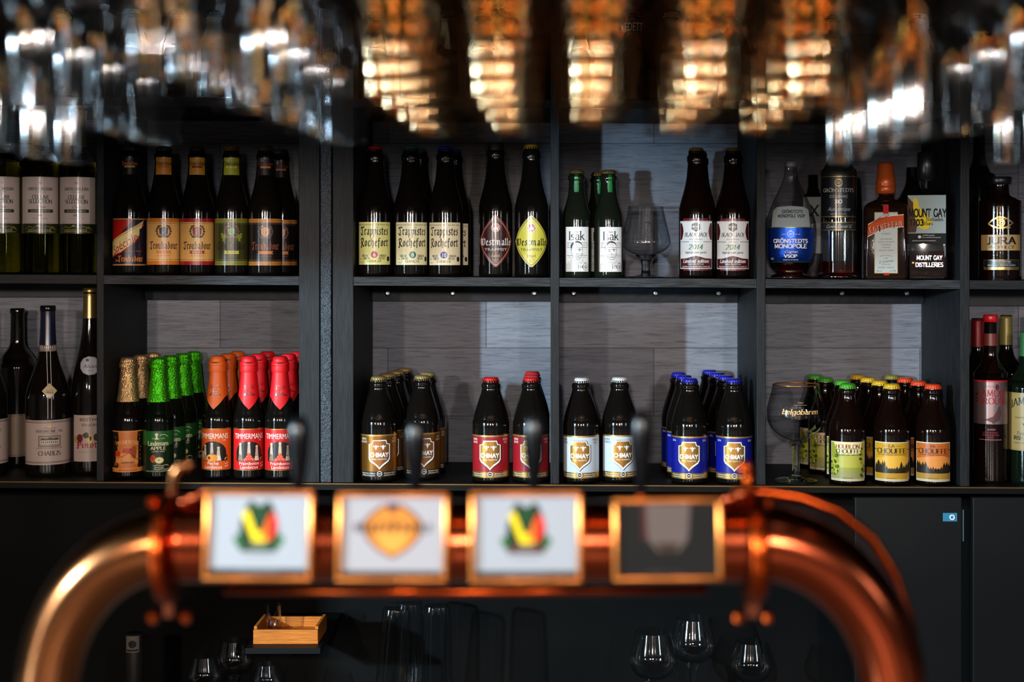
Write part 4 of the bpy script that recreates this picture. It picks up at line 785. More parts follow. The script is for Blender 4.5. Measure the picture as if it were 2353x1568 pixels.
# --- chouffe style
def cho(p, lab, L, cap, Y=2.546): return bottle(p, 'L', CHO, 227, 42.2, g_amb, lab, [('label', L, None)], cap, capm=.15, cap_r=18.5*S1, Y=Y)
h1 = cho(1948, 'stubby beer bottle with a leafy green picture label and green cap, in front', chouffe('HOUBLON', '#7a1c1c', '#8c8c2c', '#a8a040', None, '#8a8450', None, True), '#3c8c1c')
h2 = cho(2049, 'stubby beer bottle with a golden sunset picture label and yellow cap, in front', chouffe('LA', '#3a2a18', '#b88a1c', '#d09a30', '#241c10', '#a87c1c', '#5a4020'), '#c89a14')
h3 = cho(2144, 'stubby beer bottle with an orange sunset picture label and orange cap, in front', chouffe('Mc', '#4a2a20', '#b0581c', '#c87a34', '#20180f', '#9c742c', '#5a3820'), '#d03c14')
g1 = behind(h1, 3, lambda k: 'green-capped stubby bottle, %s from the front of its row' % ORD[k], dx=-.007)
g2 = behind(h2, 3, lambda k: 'yellow-capped stubby bottle, %s from the front of its row' % ORD[k], dx=-.006)
g3 = behind(h3, 3, lambda k: 'orange-capped stubby bottle, %s from the front of its row' % ORD[k], dx=-.0084)
g1[0].location.x += .012
g3[2]['label'] = 'olive-capped stubby bottle, fourth from the front of the orange-capped row'
for o in g3[2].children:
    if o.name.startswith('crown_cap'): o.data = cap_mesh('#7a7420', 18.5*S1, 11*S1, metal=.15)
# --- foil topped fruit beers
def lfoil(col):
    def f(r, pf):
        m = pm('crinkled_foil_'+col[1:], col, rough=.3, metal=.85, bump=(330, 2.6))
        link('neck_foil', sleeve('neck_foil', pf, 175, 272, m, .9, 26, True, None, 56, .35), r)
        link('foil_cap', cap_mesh(col, 17*S1, 12*S1, .3, .85), r, (0, 0, 264*S1))
    return f
l1 = bottle(294, 'L', LIN, 276, 34, g_blk, 'beer bottle with crinkled gold neck foil and copper-orange picture label', [('label', pecheresse(), None)], None, extra=lfoil('#c8a070'))
l2 = bottle(364, 'L', LIN, 276, 34.5, g_grn, 'beer bottle with bright green neck foil and dark green apple label', [('label', lindapple(), None)], None, extra=lfoil('#4cc81c'))
behind(l1, 2, lambda k: 'gold-foiled beer bottle, %s from the front of its row' % ORD[k], dx=.004); behind(l2, 3, lambda k: 'green-foiled beer bottle, %s from the front of its row' % ORD[k], dx=.006, step=.060)
def tfoil(col, dark):
    def f(r, pf):
        m = pm('smooth_foil_'+col[1:], col, rough=.5, metal=.0, spec=.35)
        vf = lambda a: 186-26*max(0, 1-abs(a)/.95) if abs(a) < .95 else 186+8*min(1, (abs(a)-.95)/.8)
        fo = link('neck_foil', sleeve('neck_foil', pf, 160, 276, m, .9, 26, True, vf, 64), r)
        c = Lab(); face(c, 192, dark); link('face_print', c.build('face_print', lambda v: pf(v)+1.1, None, vstep=5), fo)
        link('foil_cap', cap_mesh(col, 17*S1, 12*S1, .4, 0), r, (0, 0, 268*S1))
        fr = pf
        b = MB().lathe([(19.5*S1, 244*S1), (20.2*S1, 247*S1), (20*S1, 262*S1), (18.6*S1, 267*S1)], 48, close=False); link('foil_collar', b.mesh('foil_collar', m, True), r)
    return f
bl_p = [(-20, 55, 22), (-2, 60, 22), (13, 55, 18), (-28, 50, 12)]; bl_r = [(-20, 56, 26), (0, 58, 26), (18, 54, 22)]
t1 = bottle(500, 'L', LIN, 280, 35.4, g_blk, 'beer bottle with smooth orange neck foil and orange label', [('label', timmer('#c84c10', 'peach', '#e8a018', '#d88018', bl_p), None)], None, du=-11, extra=tfoil('#c4500c', '#3a1808'))
t2 = bottle(572, 'L', LIN, 280, 35.4, g_blk, 'beer bottle with red neck foil and red label, right of the orange-foiled one', [('label', timmer('#b81414', 'raspberry', '#c8402c', '#e07860', bl_r), None)], None, extra=tfoil('#c00c14', '#3a0808'))
t3 = copy_tree(t2); t3.location = (px(644, 2.56), 2.56, shelfz('L', px(644, 2.56))+.0002); t3.rotation_euler.z = math.atan2(-px(644, 2.56), 2.56)-.02; t3['label'] = 'beer bottle with red neck foil beside the dark upright, label half hidden'
behind(t1, 2, lambda k: 'orange-foiled beer bottle, %s from the front of its row' % ORD[k], dx=.003); behind(t2, 2, lambda k: 'red-foiled beer bottle, %s in the row behind the middle one' % ORD[k], dx=.003); behind(t3, 2, lambda k: 'red-foiled beer bottle, %s in the row next to the upright' % ORD[k], dx=.003)
# --- white wine bottles at the far left
def wfoil(col, v0, H, metal=0, rough=.4):
    def f(r, pf): link('capsule', sleeve('capsule', pf, v0, H*.998, pm('capsule_'+col[1:], col, rough=rough, metal=metal), .8, 10, True), r)
    return f
s1 = bottle(93, 'U', BDX, 388, 43.5, g_wine, 'white wine bottle with a cream label over a green band, middle of the three', [('label', santa(), None)], None, Y=2.6, extra=wfoil('#5a6a30', 300, 388), cat='wine bottle', name='wine_bottle')
s2 = copy_tree(s1); s2.location.x = px(181, 2.6); s2['label'] = 'white wine bottle with a cream label, the one next to the dark upright'; s2.rotation_euler.z += -.16
s3 = copy_tree(s1); s3.location.x = px(4, 2.6); s3['label'] = 'white wine bottle with a cream label, cut by the left edge of the picture'
s2.location.z = shelfz('U', s2.location.x)+.0002; s3.location.z = shelfz('U', s3.location.x)+.0002
k1 = bottle(110, 'L', BUR, 392, 50, g_blk, 'chablis bottle with a wide pale label showing a house', [('label', chablis(), None)], None, Y=2.6, du=4, cat='wine bottle', name='wine_bottle', extra=wfoil('#14162c', 300, 392, 0, .25))
c = Lab(); c.rect(-24, 286, 24, 306, '#8a7a74', 0); c.rect(-24, 288, 24, 289, '#2a2220', 1); c.rect(-24, 303, 24, 304, '#2a2220', 1); c.rect(-12, 291, 12, 300, '#4a3c34', 1)
for i in range(5): c.rect(-10+4.4*i, 292, -8+4.4*i, 298, '#b8a89c', 2)
link('neck_band', c.build('neck_band', prof_r(BUR, 392, 50), None, vstep=5), k1)
c = Lab(); c.poly([(0, 178), (17, 196), (0, 214), (-17, 196)], '#a8946c', 0); c.text('MILLESIME', 0, 197, 2.6, '#2a2018', w=15); c.text('2013', 0, 190, 5, '#2a2018', w=15, font='serif')
for s in (-1, 1): c.rect(s*4-.7, 132, s*4+.7, 184, '#a89c90', 0); c.rect(s*4-.7, 208, s*4+.7, 286, '#a89c90', 0)
link('vintage_diamond', c.build('vintage_diamond', prof_r(BUR, 392, 50), None, vstep=4), k1)
k2 = copy_tree(k1); k2.location.x = px(-34, 2.6); k2['label'] = 'pale-labelled wine bottle cut by the left edge of the picture'; k2.rotation_euler.z += .1
k3 = bottle(40, 'L', BDX, 380, 42, g_blk, 'dark wine bottle behind, between the chablis and the cut-off bottle', [], None, Y=2.71, cat='wine bottle', name='wine_bottle')
c = Lab(); c.rect(-60, 24, 60, 126, '#7a6450', 0); c.rect(-60, 27, 60, 28, '#2a2018', 1); c.rect(-60, 122, 60, 123, '#2a2018', 1); link('label', c.build('label', 42, None), k3)
k4 = bottle(207, 'L', FLU, 434, 43, g_blk, 'tall slim wine bottle with a gold capsule and red blackletter label, by the upright', [('label', pinot(), None)], None, Y=2.62, du=0, cat='wine bottle', name='wine_bottle', extra=wfoil('#a88c58', 362, 434, .9, .3))
c = Lab(); c.disc(0, 252, 24, '#8c8c98', 0, 11, 22); c.disc(0, 252, 21, '#98989f', 1, 20, 19); c.text('Alsace', 0, 247, 9, '#202444', w=32, sh=.4); c.text('2014', 0, 239, 4, '#3a3a44', w=12); c.disc(-6, 265, 4, '#2a2420', 2, 6)
link('neck_label', c.build('neck_label', prof_r(FLU, 434, 43), None, vstep=5), k4)
k4.location.x = px(207, 2.62)
# --- liquor bottles
g_clear = thin_glass('clear_thin_glass', (.93, .95, .96), (.28, .34, .38), .04, .12, .9)
VS = [(0, 42), (3, 46), (8, 44), (14, 30), (24, 32), (34, 44), (46, 52), (62, 56), (100, 58), (128, 57), (150, 51), (175, 42), (200, 30), (222, 20), (240, 15), (262, 13.5)]
def liquor(p, prof, lab, mat, labels, Y=2.56, H=None, liquid=None, du=0, seg=48):
    x = px(p, Y); r = root('liquor_bottle', (x, Y, shelfz('U', x)+.0002), math.atan2(-x, Y)+du, lab, 'liquor bottle')
    pts = smooth_prof([(rr*S1, h*S1) for h, rr in prof], 4); link('bottle_glass', MB().lathe(pts, seg, close=False).mesh('bottle_glass', mat, True), r)
    pf = interp([(h, r_) for r_, h in smooth_prof([(rr, h) for h, rr in prof], 4)])
    if liquid:
        v0, v1, m = liquid; n = 12
        q = [((pf(v0+(v1-v0)*i/n)-2.2)*S1, (v0+(v1-v0)*i/n)*S1) for i in range(n+1)]
        link('liquid', MB().lathe([(.001, q[0][1])]+q+[(.001, q[-1][1])], 40).mesh('liquid', m, True), r)
    for nm, L, vs in labels: link(nm, L.build(nm, pf, None, vstep=vs), r)
    return r
amber = solid_glass('amber_spirit', (.75, .22, .04), 0.05)
q1 = liquor(1817, VS, 'pear-shaped clear cognac bottle with a metallic blue label', g_clear, [('label', vsop(), 6), ('back_label', vsop_back(), 6)], liquid=(4, 34, amber))
q1.children[-1]['label'] = 'whitish back paper showing through the glass'
link('stopper', MB().lathe([(12*S1, 256*S1), (14*S1, 258*S1), (14*S1, 268*S1), (11*S1, 270*S1)], 30).mesh('stopper', pm('grey_stopper', '#6a6a6c', rough=.35), True), q1)
XO = [(0, 44), (4, 49), (10, 48), (16, 41), (26, 40.5), (235, 40.5), (244, 39), (262, 30), (280, 20), (300, 15.5), (340, 14.5), (376, 14.5)]
q2 = liquor(1927, XO, 'tall round cognac bottle with black labels and a long black neck', g_clear, [('label', xo(), 8)], liquid=(6, 42, amber))
def sl(r, prof, v0, v1, m, nm, off=.7):
    pf = interp([(h, r_) for r_, h in smooth_prof([(rr, h) for h, rr in prof], 4)])
    return link(nm, sleeve(nm, pf, v0, v1, m, off, 14, True), r)
sl(q2, XO, 236, 376, pm('foil_black', '#181614'), 'neck_sleeve')
link('cork_stopper', MB().lathe([(13*S1, 376*S1), (15*S1, 377*S1), (15*S1, 386*S1), (16*S1, 387*S1), (16*S1, 391*S1), (14*S1, 392.5*S1)], 36).mesh('cork_stopper', pm('dark_cork', '#6a5a40', rough=.5), True), q2)
# square orange liqueur bottle
def boxbottle(p, w, d, H, lab, mat, Y=2.56, du=0, shoulder=None, neck=14, nh=40, bev=9):
    x = px(p, Y); r = root('liquor_bottle', (x, Y, shelfz('U', x)+.0002), math.atan2(-x, Y)+du, lab, 'liquor bottle')
    v = []; f = []; n = 8; ring = []
    def loop(a, b, rr, z):
        out = []
        for cx, cy_, a0 in ((1, 1, 0), (-1, 1, 90), (-1, -1, 180), (1, -1, 270)):
            for i in range(n): t = R(a0+90*i/(n-1)); out.append((cx*(a-rr)+rr*math.cos(t), cy_*(b-rr)+rr*math.sin(t), z))
        return out
    a, b = w/2, d/2
    for z, k, rr in [(0, .94, bev), (3, .99, bev), (8, 1, bev), (H-6, 1, bev), (H, .97, bev), (H+6, .86, bev), (H+12, .62, 12), (H+17, None, None), (H+24, None, None), (H+24+nh, None, None)]:
        if k is None: t = neck*(1.25 if z == H+17 else 1); L_ = loop(t, t, t*.999, z)
        else: L_ = loop(a*k, b*k if k > .7 else max(b*k, neck+2), min(rr, a*k*.98, b*k*.98), z)
        ring.append(L_)
    for q in ring: v += [tuple(c*S1 for c in pt) for pt in q]
    m = 4*n
    for k in range(len(ring)-1):
        for i in range(m): j = (i+1) % m; f.append((k*m+i, k*m+j, (k+1)*m+j, (k+1)*m+i))
    f.append(tuple(range(m-1, -1, -1))); f.append(tuple((len(ring)-1)*m+i for i in range(m)))
    link('bottle_glass', raw('bottle_glass', v, f, mat, None, True), r)
    return r
def plate(r, L, d, nm='label', **k): return link(nm, L.build(nm, 1, None, flat=True, **k), r, (0, -d/2*S1, 0))
co = boxbottle(2035, 98, 66, 168, 'square dark liqueur bottle with a red ribbon and orange banner label', pm('brown_bottle_glass', '#1a0d08', rough=.06, bump=(300, .05)), neck=15, nh=66, du=.03)
L = Lab(); L.rect(-26, 14, 26, 154, '#a87a38', 0); L.rect(-25, 15.5, 25, 152.5, '#b4bcba', 1); k = '#3a3c3c'
L.text('LIQUEUR', 0, 146, 3, k, w=16); L.text("L'UNIQUE", 0, 103, 3.4, k, w=20)
for i, t in enumerate(('UNE HARMONIE', 'SUBTILE ET NATURELLE', 'DES ECORCES', "D'ORANGES", 'DOUCES ET AMERES')): L.text(t, 0, 91-6.4*i, 2.9, k, w=[26, 36, 22, 18, 32][i])
L.text('MAISON FONDEE EN', 0, 52, 2.4, k, w=28, bend=2); L.text('1849', 0, 47.5, 2.6, k, w=8); L.text('E. Cointreau', 0, 39, 6, k, w=32, sh=.5, rot=8); L.text('DISTILLATEUR', 0, 33.4, 2.4, k, w=20); L.text('ANGERS - FRANCE', 0, 26, 3.2, k, w=36); L.text('40% vol.', -15, 18, 4, k, w=13); L.text('e 0,70l', 15, 18, 4, k, w=14)
L.rect(-5, 10, 7, 15, '#b01c18', 3)
plate(co, L, 66)
L = Lab(); b0 = [(-40, 99), (-24, 108), (-6, 115), (14, 119), (39, 121)]; 
for (a, b), (c_, d_) in zip(b0, b0[1:]):
    L.poly([(a, b-1.6), (c_, d_-1.6), (c_, d_+27.6), (a, b+27.6)], '#e8e0d8', 0); L.poly([(a, b), (c_, d_), (c_, d_+26), (a, b+26)], '#b84a1c', 1)
L.poly([(-38, 126), (-8, 146), (-14, 140), (-6, 142), (10, 147), (-10, 136)], '#a83a18', 2)
for i, ch in enumerate('COINTREAU'):
    u = -32+8.0*i; v = 105.5+17*math.sin(R((u+40)*1.15))-3.5+(u+32)*.02
    L.text(ch, u+.9, v-.6, 14+(2.5 if i == 0 else 0), '#241410', w=5.6, rot=14-.13*(u+32), ly=3); L.text(ch, u, v, 14+(2.5 if i == 0 else 0), '#e8e4dc', w=5.4, rot=14-.13*(u+32), ly=2)
link('banner_label', L.build('banner_label', 1, None, flat=True), co, (0, -.0012-66/2*S1, 0))['label'] = 'orange arched banner label'
L = Lab(); L.rect(-6.5, 150, 5.5, 190, '#b4141c', 0); L.line([(-1, 186), (-8, 200), (-10, 214)], 10, '#b4141c', 1); L.disc(-3, 176, 12, '#7a4a1c', 2, 20, 7.5); L.text('1849', -3, 174, 4, '#2a1810', w=13, ly=3)
link('ribbon', L.build('ribbon', 1, None, flat=True, clip=[((0, 171, 0), (0, 1, 0))]), co, (0, -66/2*S1-.0008, 0))['label'] = 'red ribbon with a small oval seal'
link('cap', MB().lathe([(16*S1, 196*S1), (22*S1, 199*S1), (22.5*S1, 213*S1), (21*S1, 215*S1), (22*S1, 217*S1), (21.5*S1, 232*S1), (19*S1, 236*S1), (18*S1, 262*S1), (15*S1, 268*S1)], 40).mesh('cap', pm('orange_cap', '#b8501c', rough=.35, metal=.3), True), co)
rb = boxbottle(2129, 92, 62, 196, 'clear rectangular rum bottle with a map label and black neck', g_clear, neck=17, nh=64, du=.02)
link('liquid', MB().box(-43*S1, 43*S1, -28*S1, 28*S1, 3*S1, 66*S1, 6*S1).mesh('liquid', amber, True), rb)
link('cap', MB().lathe([(17*S1, 228*S1), (21*S1, 230*S1), (21*S1, 290*S1), (18*S1, 293*S1)], 36).mesh('cap', pm('black_cap', '#17171a', rough=.3), True), rb)
L = Lab(); L.rect(-42, 82, 42, 193, '#8e9a98', 0); L.rect(-42, 82, 42, 106, '#141616', 1)
L.poly([(-42, 190), (-30, 176), (-24, 160), (-20, 130), (-24, 108), (-42, 108)], '#4a3424', 1)
L.poly([(-30, 184), (-24, 187), (-20, 182), (-18, 168), (-4, 152), (10, 138), (12, 128), (2, 117), (-8, 114), (-20, 122), (-26, 140), (-30, 165)], '#c8b028', 2)
L.text('MOUNT GAY', 2, 144, 17, '#17160f', w=82, font='bold', ly=3); L.text('1703', -22, 124, 14, '#17160f', w=30, font='bold', ly=3); L.text('Barbados', 18, 134, 8, '#20201a', w=36, font='serif', ly=3); L.text('Rum', 4, 124.5, 8, '#20201a', w=18, font='serif', ly=3)
L.text('WATER SOURCE', 4, 100, 3, '#b8bcb8', w=26, ly=3); L.text('Pure coral filtered spring water', 10, 95.5, 3, '#b8bcb8', w=42, ly=3); L.disc(-16, 98, 3.6, '#b8bcb8', 3, 10); L.text('BLENDED AND BOTTLED IN BARBADOS', -6, 88, 2.6, '#b8bcb8', w=52, ly=3)
plate(rb, L, 62)
L = Lab()
for t, v, w_ in (('MOUNT GAY', 46, 56), ('DISTILLERIES', 30, 60)): L.text(t, 6, v, 9, '!#a0a4ac', w=w_, font='bold', ly=1)
link('embossed_lettering', L.build('embossed_lettering', 1, None, flat=True), rb, (0, -62/2*S1-.0002, 0))
JU = [(0, 44), (4, 47), (12, 48), (168, 48), (180, 45), (188, 36), (194, 24), (200, 21), (214, 20), (220, 20)]
q5 = liquor(2298, JU, 'round whisky bottle with a gold eye emblem at the far right', g_amb, [('label', jura(), 9)], Y=2.57, du=.04)
link('stopper', MB().lathe([(20*S1, 219*S1), (26*S1, 221*S1), (26*S1, 236*S1), (24*S1, 238*S1)], 36).mesh('stopper', pm('black_cap', '#17171a'), True), q5)
# bottles further back among the liquors
x = px(1868, 2.68); bx = boxbottle(1868, 46, 46, 196, 'boxy bottle with a white label marked X, squeezed behind the two cognacs', g_blk, Y=2.7, neck=12, nh=30)
L = Lab(); L.rect(-23, 60, 23, 196, '#8a8c8e', 0); L.rect(-23, 188, 23, 204, '#a87a38', 1, ) if False else None; L.text('X', 4, 150, 26, '#1a1a1c', w=20, font='serif'); plate(bx, L, 47)
liquor(2096, [(0, 40), (8, 42), (170, 42), (200, 30), (230, 16), (270, 14)], 'dark bottle with a red and white neck label, behind the rum bottle', g_blk, [], Y=2.70)
c = Lab(); c.rect(-14, 226, 14, 262, '#5a1c14', 0); c.text('TO', 0, 242, 8, '#b8a890', w=16, font='serif')
liquor(1942, [(0, 38), (8, 40), (220, 40), (250, 28), (290, 15), (392, 14)], 'dark tall bottle with a glinting neck, just behind the black-labelled cognac', g_blk, [], Y=2.72)
liquor(2250, [(0, 40), (8, 42), (230, 42), (262, 26), (300, 15), (380, 14)], 'dark tall bottle in the shadow behind the eye-emblem whisky', g_blk, [], Y=2.72)
# --- lower right whiskies
y1 = bottle(2276, 'L', WHI, 385, 38.5, g_amb, 'whisky bottle with a silvery pink label, red lettering and red cap', [('label', grouse(), None)], None, Y=2.57, cat='whisky bottle', name='whisky_bottle', extra=lambda r, pf: (link('cap', MB().lathe([(15.5*S1, 368*S1), (16.5*S1, 369*S1), (16.5*S1, 382*S1), (15*S1, 385*S1)], 36).mesh('cap', pm('red_cap', '#b4141c', rough=.3), True), r), link('neck_label', sleeve('neck_label', pf, 314, 342, pm('print_6a2420', '#6a2420', rough=.4), .8, 6), r)))
y2 = bottle(2362, 'L', WHI, 360, 44, g_grn, 'green whiskey bottle with a yellowed label, cut by the right edge', [('label', jameson(), None)], None, Y=2.57, cat='whisky bottle', name='whisky_bottle', extra=wfoil('#2a5a30', 290, 346, .2))
for p, Y, H, col, lab in ((2312, 2.68, 395, '#8a7a40', 'dark bottle with a dull yellow neck, behind between the two whiskies'), (2246, 2.72, 385, '#7a1418', 'dark bottle with a red cap, in the shadow behind the silvery-labelled whisky'), (2385, 2.69, 395, '#4a5a3a', 'dark bottle with a greenish neck, behind the yellowed-label whiskey')):
    bottle(p, 'L', WHI, H, 36, g_blk, lab, [], None, Y=Y, cat='whisky bottle', name='whisky_bottle', extra=wfoil(col, H*.78, H*.955, .3))
# --- top shelf row, dim, behind the hanging glasses
tops = [(148, 'plain black cap'), (304, 'tall orange neck label'), (405, 'plain dark neck'), (493, 'grey cap'), (864, 'brown cap'), (946, 'dark cap'), (1028, 'black neck'), (1110, 'bronze cap'), (1329, 'orange lettered neck label'), (1452, 'white lettered neck label'), (1542, 'dark cap'), (1685, 'grey cap'), (1912, 'thin brown neck label'), (2108, 'dark shoulder')]
for i, (p, d) in enumerate(tops):
    lb = []
    if p in (304, 1912): c = Lab(); c.rect(-9, 150, 9, 196, '#7a3c14', 0); lb = [('neck_label', c, 6)]
    if p == 1329: c = Lab(); c.rect(-34, 168, 34, 192, '#4a2410', 0); c.text('DUFFE', 0, 176, 12, '#1c100a', w=44, font='serif'); lb = [('neck_label', c, 6)]
    if p == 1452: c = Lab(); c.rect(-30, 156, 30, 186, '#1c1a18', 0); c.text('VEDETT', 0, 160, 20, '#b8b4a8', w=52, font='sans'); lb = [('neck_label', c, 6)]
    bottle(p, 'T', CHO if p not in (1329, 1452) else [(0, .9), (.02, 1), (.86, 1), (.9, .8), (.94, .55), (.97, .5)], 208, 40, g_blk, 'dim top-shelf bottle with a '+d+', behind the hanging glasses', lb, ['#3a3430', '#8a6a3c', '#55504c'][i % 3], capm=.8, group='dim bottles on the top shelf')
# ------------------------------------------------------------------ in-focus glasses on the shelves
g_thin = thin_glass('goblet_glass', (.95, .96, .97), (.03, .04, .05), .03, .08, .8)
g_solid = solid_glass('stem_glass', (.95, .97, .98), 0)
def goblet(nm, x, Y, z, bowl, stem, foot, lab, cat, group=None, k=S1, mat=None, smat=None, rz=0, flip=False):
    r = root(nm, (x, Y, z), rz, lab, cat, group)
    for part, prof, m in (('bowl', bowl, mat or g_thin), ('stem', stem, smat or g_solid), ('foot', foot, smat or g_solid)):
        pts = smooth_prof([(a*k, b*k) for b, a in prof], 4); key = (nm, part, k, tuple(prof))
        if part == 'bowl' and mat == 'shell':      # real glass wall, closed shell
            pts = pts+[(p[0]-1.1*S1, p[1]) for p in pts[::-1][:-3]]+[(.0003, pts[2][1]+1.6*S1)]; pts[0] = (.0003, pts[0][1])
            if key not in _pc: _pc[key] = MB().lathe([(max(p[0], .0001), p[1]) for p in pts], 56).mesh(part, g_solid, True)
        if key not in _pc: _pc[key] = MB().lathe([(max(p[0], .0001), p[1]) for p in pts], 40, close=part != 'bowl').mesh(part, m, True)
        link(part, _pc[key], r)
    return r
xs = px(1484, 2.60)
sn = goblet('snifter_glass', xs, 2.60, shelfz('U', xs)+.0003, [(50, 2), (51.5, 12), (56, 30), (66, 48), (79, 57), (90, 57), (120, 50), (146, 44), (165, 40)],
     [(3, 14), (10, 11), (22, 10), (36, 11), (46, 16), (52, 24), (54, 20), (54.5, 2)], [(0, 44), (1.5, 46), (3, 40), (5, 24), (8, 13)], 'round snifter glass with a stubby stem and etched face badge, between the beer bottles', 'glass')
L = Lab(); k = '#23282c'; L.ring(0, 118, 26, .8, k, 0, 40, 24); L.ring(0, 118, 17, .7, k, 0, 30, 16)
L.poly([(-6, 124), (-4, 129), (2, 131), (8, 128), (11, 120), (11, 112), (8, 122), (3, 127), (-3, 126)], k, 1); L.rect(-6, 119, -2, 120.4, k, 1); L.rect(1, 119, 5, 120.4, k, 1); L.line([(-4, 111), (0, 109), (5, 111)], 1.4, k, 1); L.line([(-7, 122), (-7, 113), (-3, 106), (3, 105), (8, 110)], .7, k, 1)
for i, ch in enumerate('Black Jack Beer Culture'):
    a = 165-14.3*i*1.0
    if ch != ' ' : L.text(ch, 21.5*math.cos(R(a)), 118+20*math.sin(R(a))-1, 4, k, rot=a-90, ly=1)
def sn_r(v):
    P = [(79, 57.6), (90, 57.6), (120, 50.5), (146, 44.5)]
    for (a, b), (c_, d) in zip(P, P[1:]):
        if v <= c_: return b+(d-b)*(v-a)/(c_-a)
    return 44
link('etched_badge', L.build('etched_badge', sn_r, None, vstep=4), sn)
link('rim_ring', MB().tube([(40*S1*math.cos(R(a)), 40*S1*math.sin(R(a)), 165*S1) for a in range(0, 361, 10)], .0009, 8).mesh('rim_ring', g_solid, True), sn)
xb = px(1829, 2.56)
be = goblet('beer_goblet', xb, 2.56, shelfz('L', xb)+.0003, [(92, 2), (93, 10), (100, 30), (114, 50), (132, 62), (152, 66), (172, 65), (198, 58), (222, 52.5)],
     [(3, 14), (8, 9), (30, 8.2), (70, 9), (84, 11), (91, 18), (93, 10), (93.5, 2)], [(0, 46), (2, 49), (4, 46), (6, 30), (9, 16), (14, 10)], 'large clear stemmed beer goblet with golden script lettering and rim', 'glass')
L = Lab(); L.text('belgobaren', 0, 160, 11, '#d8a868', w=84, sh=.25, font='serif'); L.text('25cl', 0, 184, 4, '#a08060', w=12); L.rect(-16, 180, 14, 180.7, '#a08060', 0)
link('lettering', L.build('lettering', lambda v: 66 if v < 172 else 65-(v-172)*.27, None, vstep=4), be)
link('gold_rim', MB().tube([(52.5*S1*math.cos(R(a)), 52.5*S1*math.sin(R(a)), 222*S1) for a in range(0, 361, 8)], .0011, 8).mesh('gold_rim', pm('gold_rim', '#c87838', rough=.3, metal=.9), True), be)
# ------------------------------------------------------------------ under the counter
xt = px(668, 2.6)
link('ledge', MB().box(px(560, D), px(733, D), D+.012, D+DB-.001, .803, .813).mesh('ledge', blk), label='narrow black ledge under the counter carrying the wooden tray', category='shelf')
tr = root('wooden_tray', (xt, 2.6, .8132), 0, 'shallow orange-brown wooden tray under the counter', 'tray')
tw = wood('orange_tray_wood', '#a8581c', '#d07c2c', 'X', bump=.1)
link('base', MB().box(-.058, .058, -.05, .05, 0, .006).mesh('base', tw), tr)
link('side_panel', MB().box(-.058, .058, -.05, -.044, .006, .025, .001).mesh('side_panel', tw), tr); link('side_panel', MB().box(-.058, .058, .044, .05, .006, .025, .001).mesh('side_panel', tw), tr)
link('end_panel', MB().box(-.058, -.052, -.044, .044, .006, .03, .001).mesh('end_panel', tw), tr); link('end_panel', MB().box(.052, .058, -.044, .044, .006, .03, .001).mesh('end_panel', tw), tr)
g_low = thin_glass('low_glass', (.93, .94, .95), (.3, .33, .36), .05, .12, .9)
r = root('shot_glass', (px(628, 2.6), 2.6, .8197), 0, 'small faceted clear glass standing in the wooden tray', 'glass')
link('glass_wall', MB().lathe([(.001, 0), (.010, .0005), (.012, .003), (.014, .03), (.016, .052)], 24, flute=(8, [0, .02, .03, .03, .01]), close=False).mesh('glass_wall', g_low, True), r)
def tumbler(x, Y, z, h, r0, r1, lab, tilt=(0, 0), n=14):
    r = root('fluted_tumbler', (x, Y, z), 0, lab, 'glass'); r.rotation_euler = (tilt[0], tilt[1], 0)
    pr = [(r1, 0), (r1*.99, h*.1), (r0*1.02+(r1-r0)*.2, h*.8), (r0, h*.97), (r0*.9, h), (.001, h)]
    link('glass_wall', MB().lathe(pr, n*6, flute=(n, [0, .025, .03, .03, .01, 0]), close=False).mesh('glass_wall', g_low, True), r)
    return r
for i, (p, Y, h, lab, t) in enumerate([(893, 2.58, .214, 'ribbed tumbler turned upside down under the counter, leaning leftmost of the cluster', .07), (933, 2.66, .205, 'ribbed tumbler turned upside down behind the leaning one under the counter', .03), (1004, 2.58, .206, 'ribbed tumbler standing upright apart on a yellowish coaster under the counter', 0)]):
    tumbler(px(p, Y), Y, .6604 if t == 0 else .6612, h, .024, .030, lab, (0, t))
g_yel = pm('yellow_plastic', '#b8841c', rough=.3)
for p, Y, lab in ((1008, 2.585, 'flat yellow-amber coaster under the ribbed tumbler'),):
    link('coaster', MB().lathe([(.03, 0), (.045, .001), (.043, .012), (.035, .014)], 32, (px(p, Y), Y, .6601)).mesh('coaster', g_yel, True), label=lab, category='coaster')
for o in list(COL.objects):
    if o.name.startswith('fluted_tumbler') and 'coaster' in o['label']: o.location.z = .6744
small = pm('worn_paper_can', '#a8a098', rough=.4, metal=.3)
r = root('small_tin', (px(308, 2.58), 2.58, .6602), .1, 'small tin with a worn pale label in the dark under the counter', 'tin')
link('tin_body', MB().lathe([(.016, 0), (.0165, .002), (.0165, .162), (.016, .164)], 28).mesh('tin_body', pm('dark_tin', '#2a2826', rough=.4, metal=.6), True), r)
L = Lab(); L.rect(-16, 170, 16, 208, '#5c564e', 0); L.disc(0, 189, 9, '#1c1a18', 1); L.rect(-14, 173, 14, 177, '#1c1a18', 1); link('label', L.build('label', 21, None), r)
gob_b = [(96, 2), (98, 12), (104, 30), (116, 44), (132, 50), (152, 50), (176, 44), (200, 38)]; gob_s = [(3, 12), (8, 8), (30, 7), (60, 7.4), (80, 9), (90, 14), (97, 9), (97.5, 2)]; gob_f = [(0, 40), (2, 42), (4, 38), (7, 16), (12, 9)]
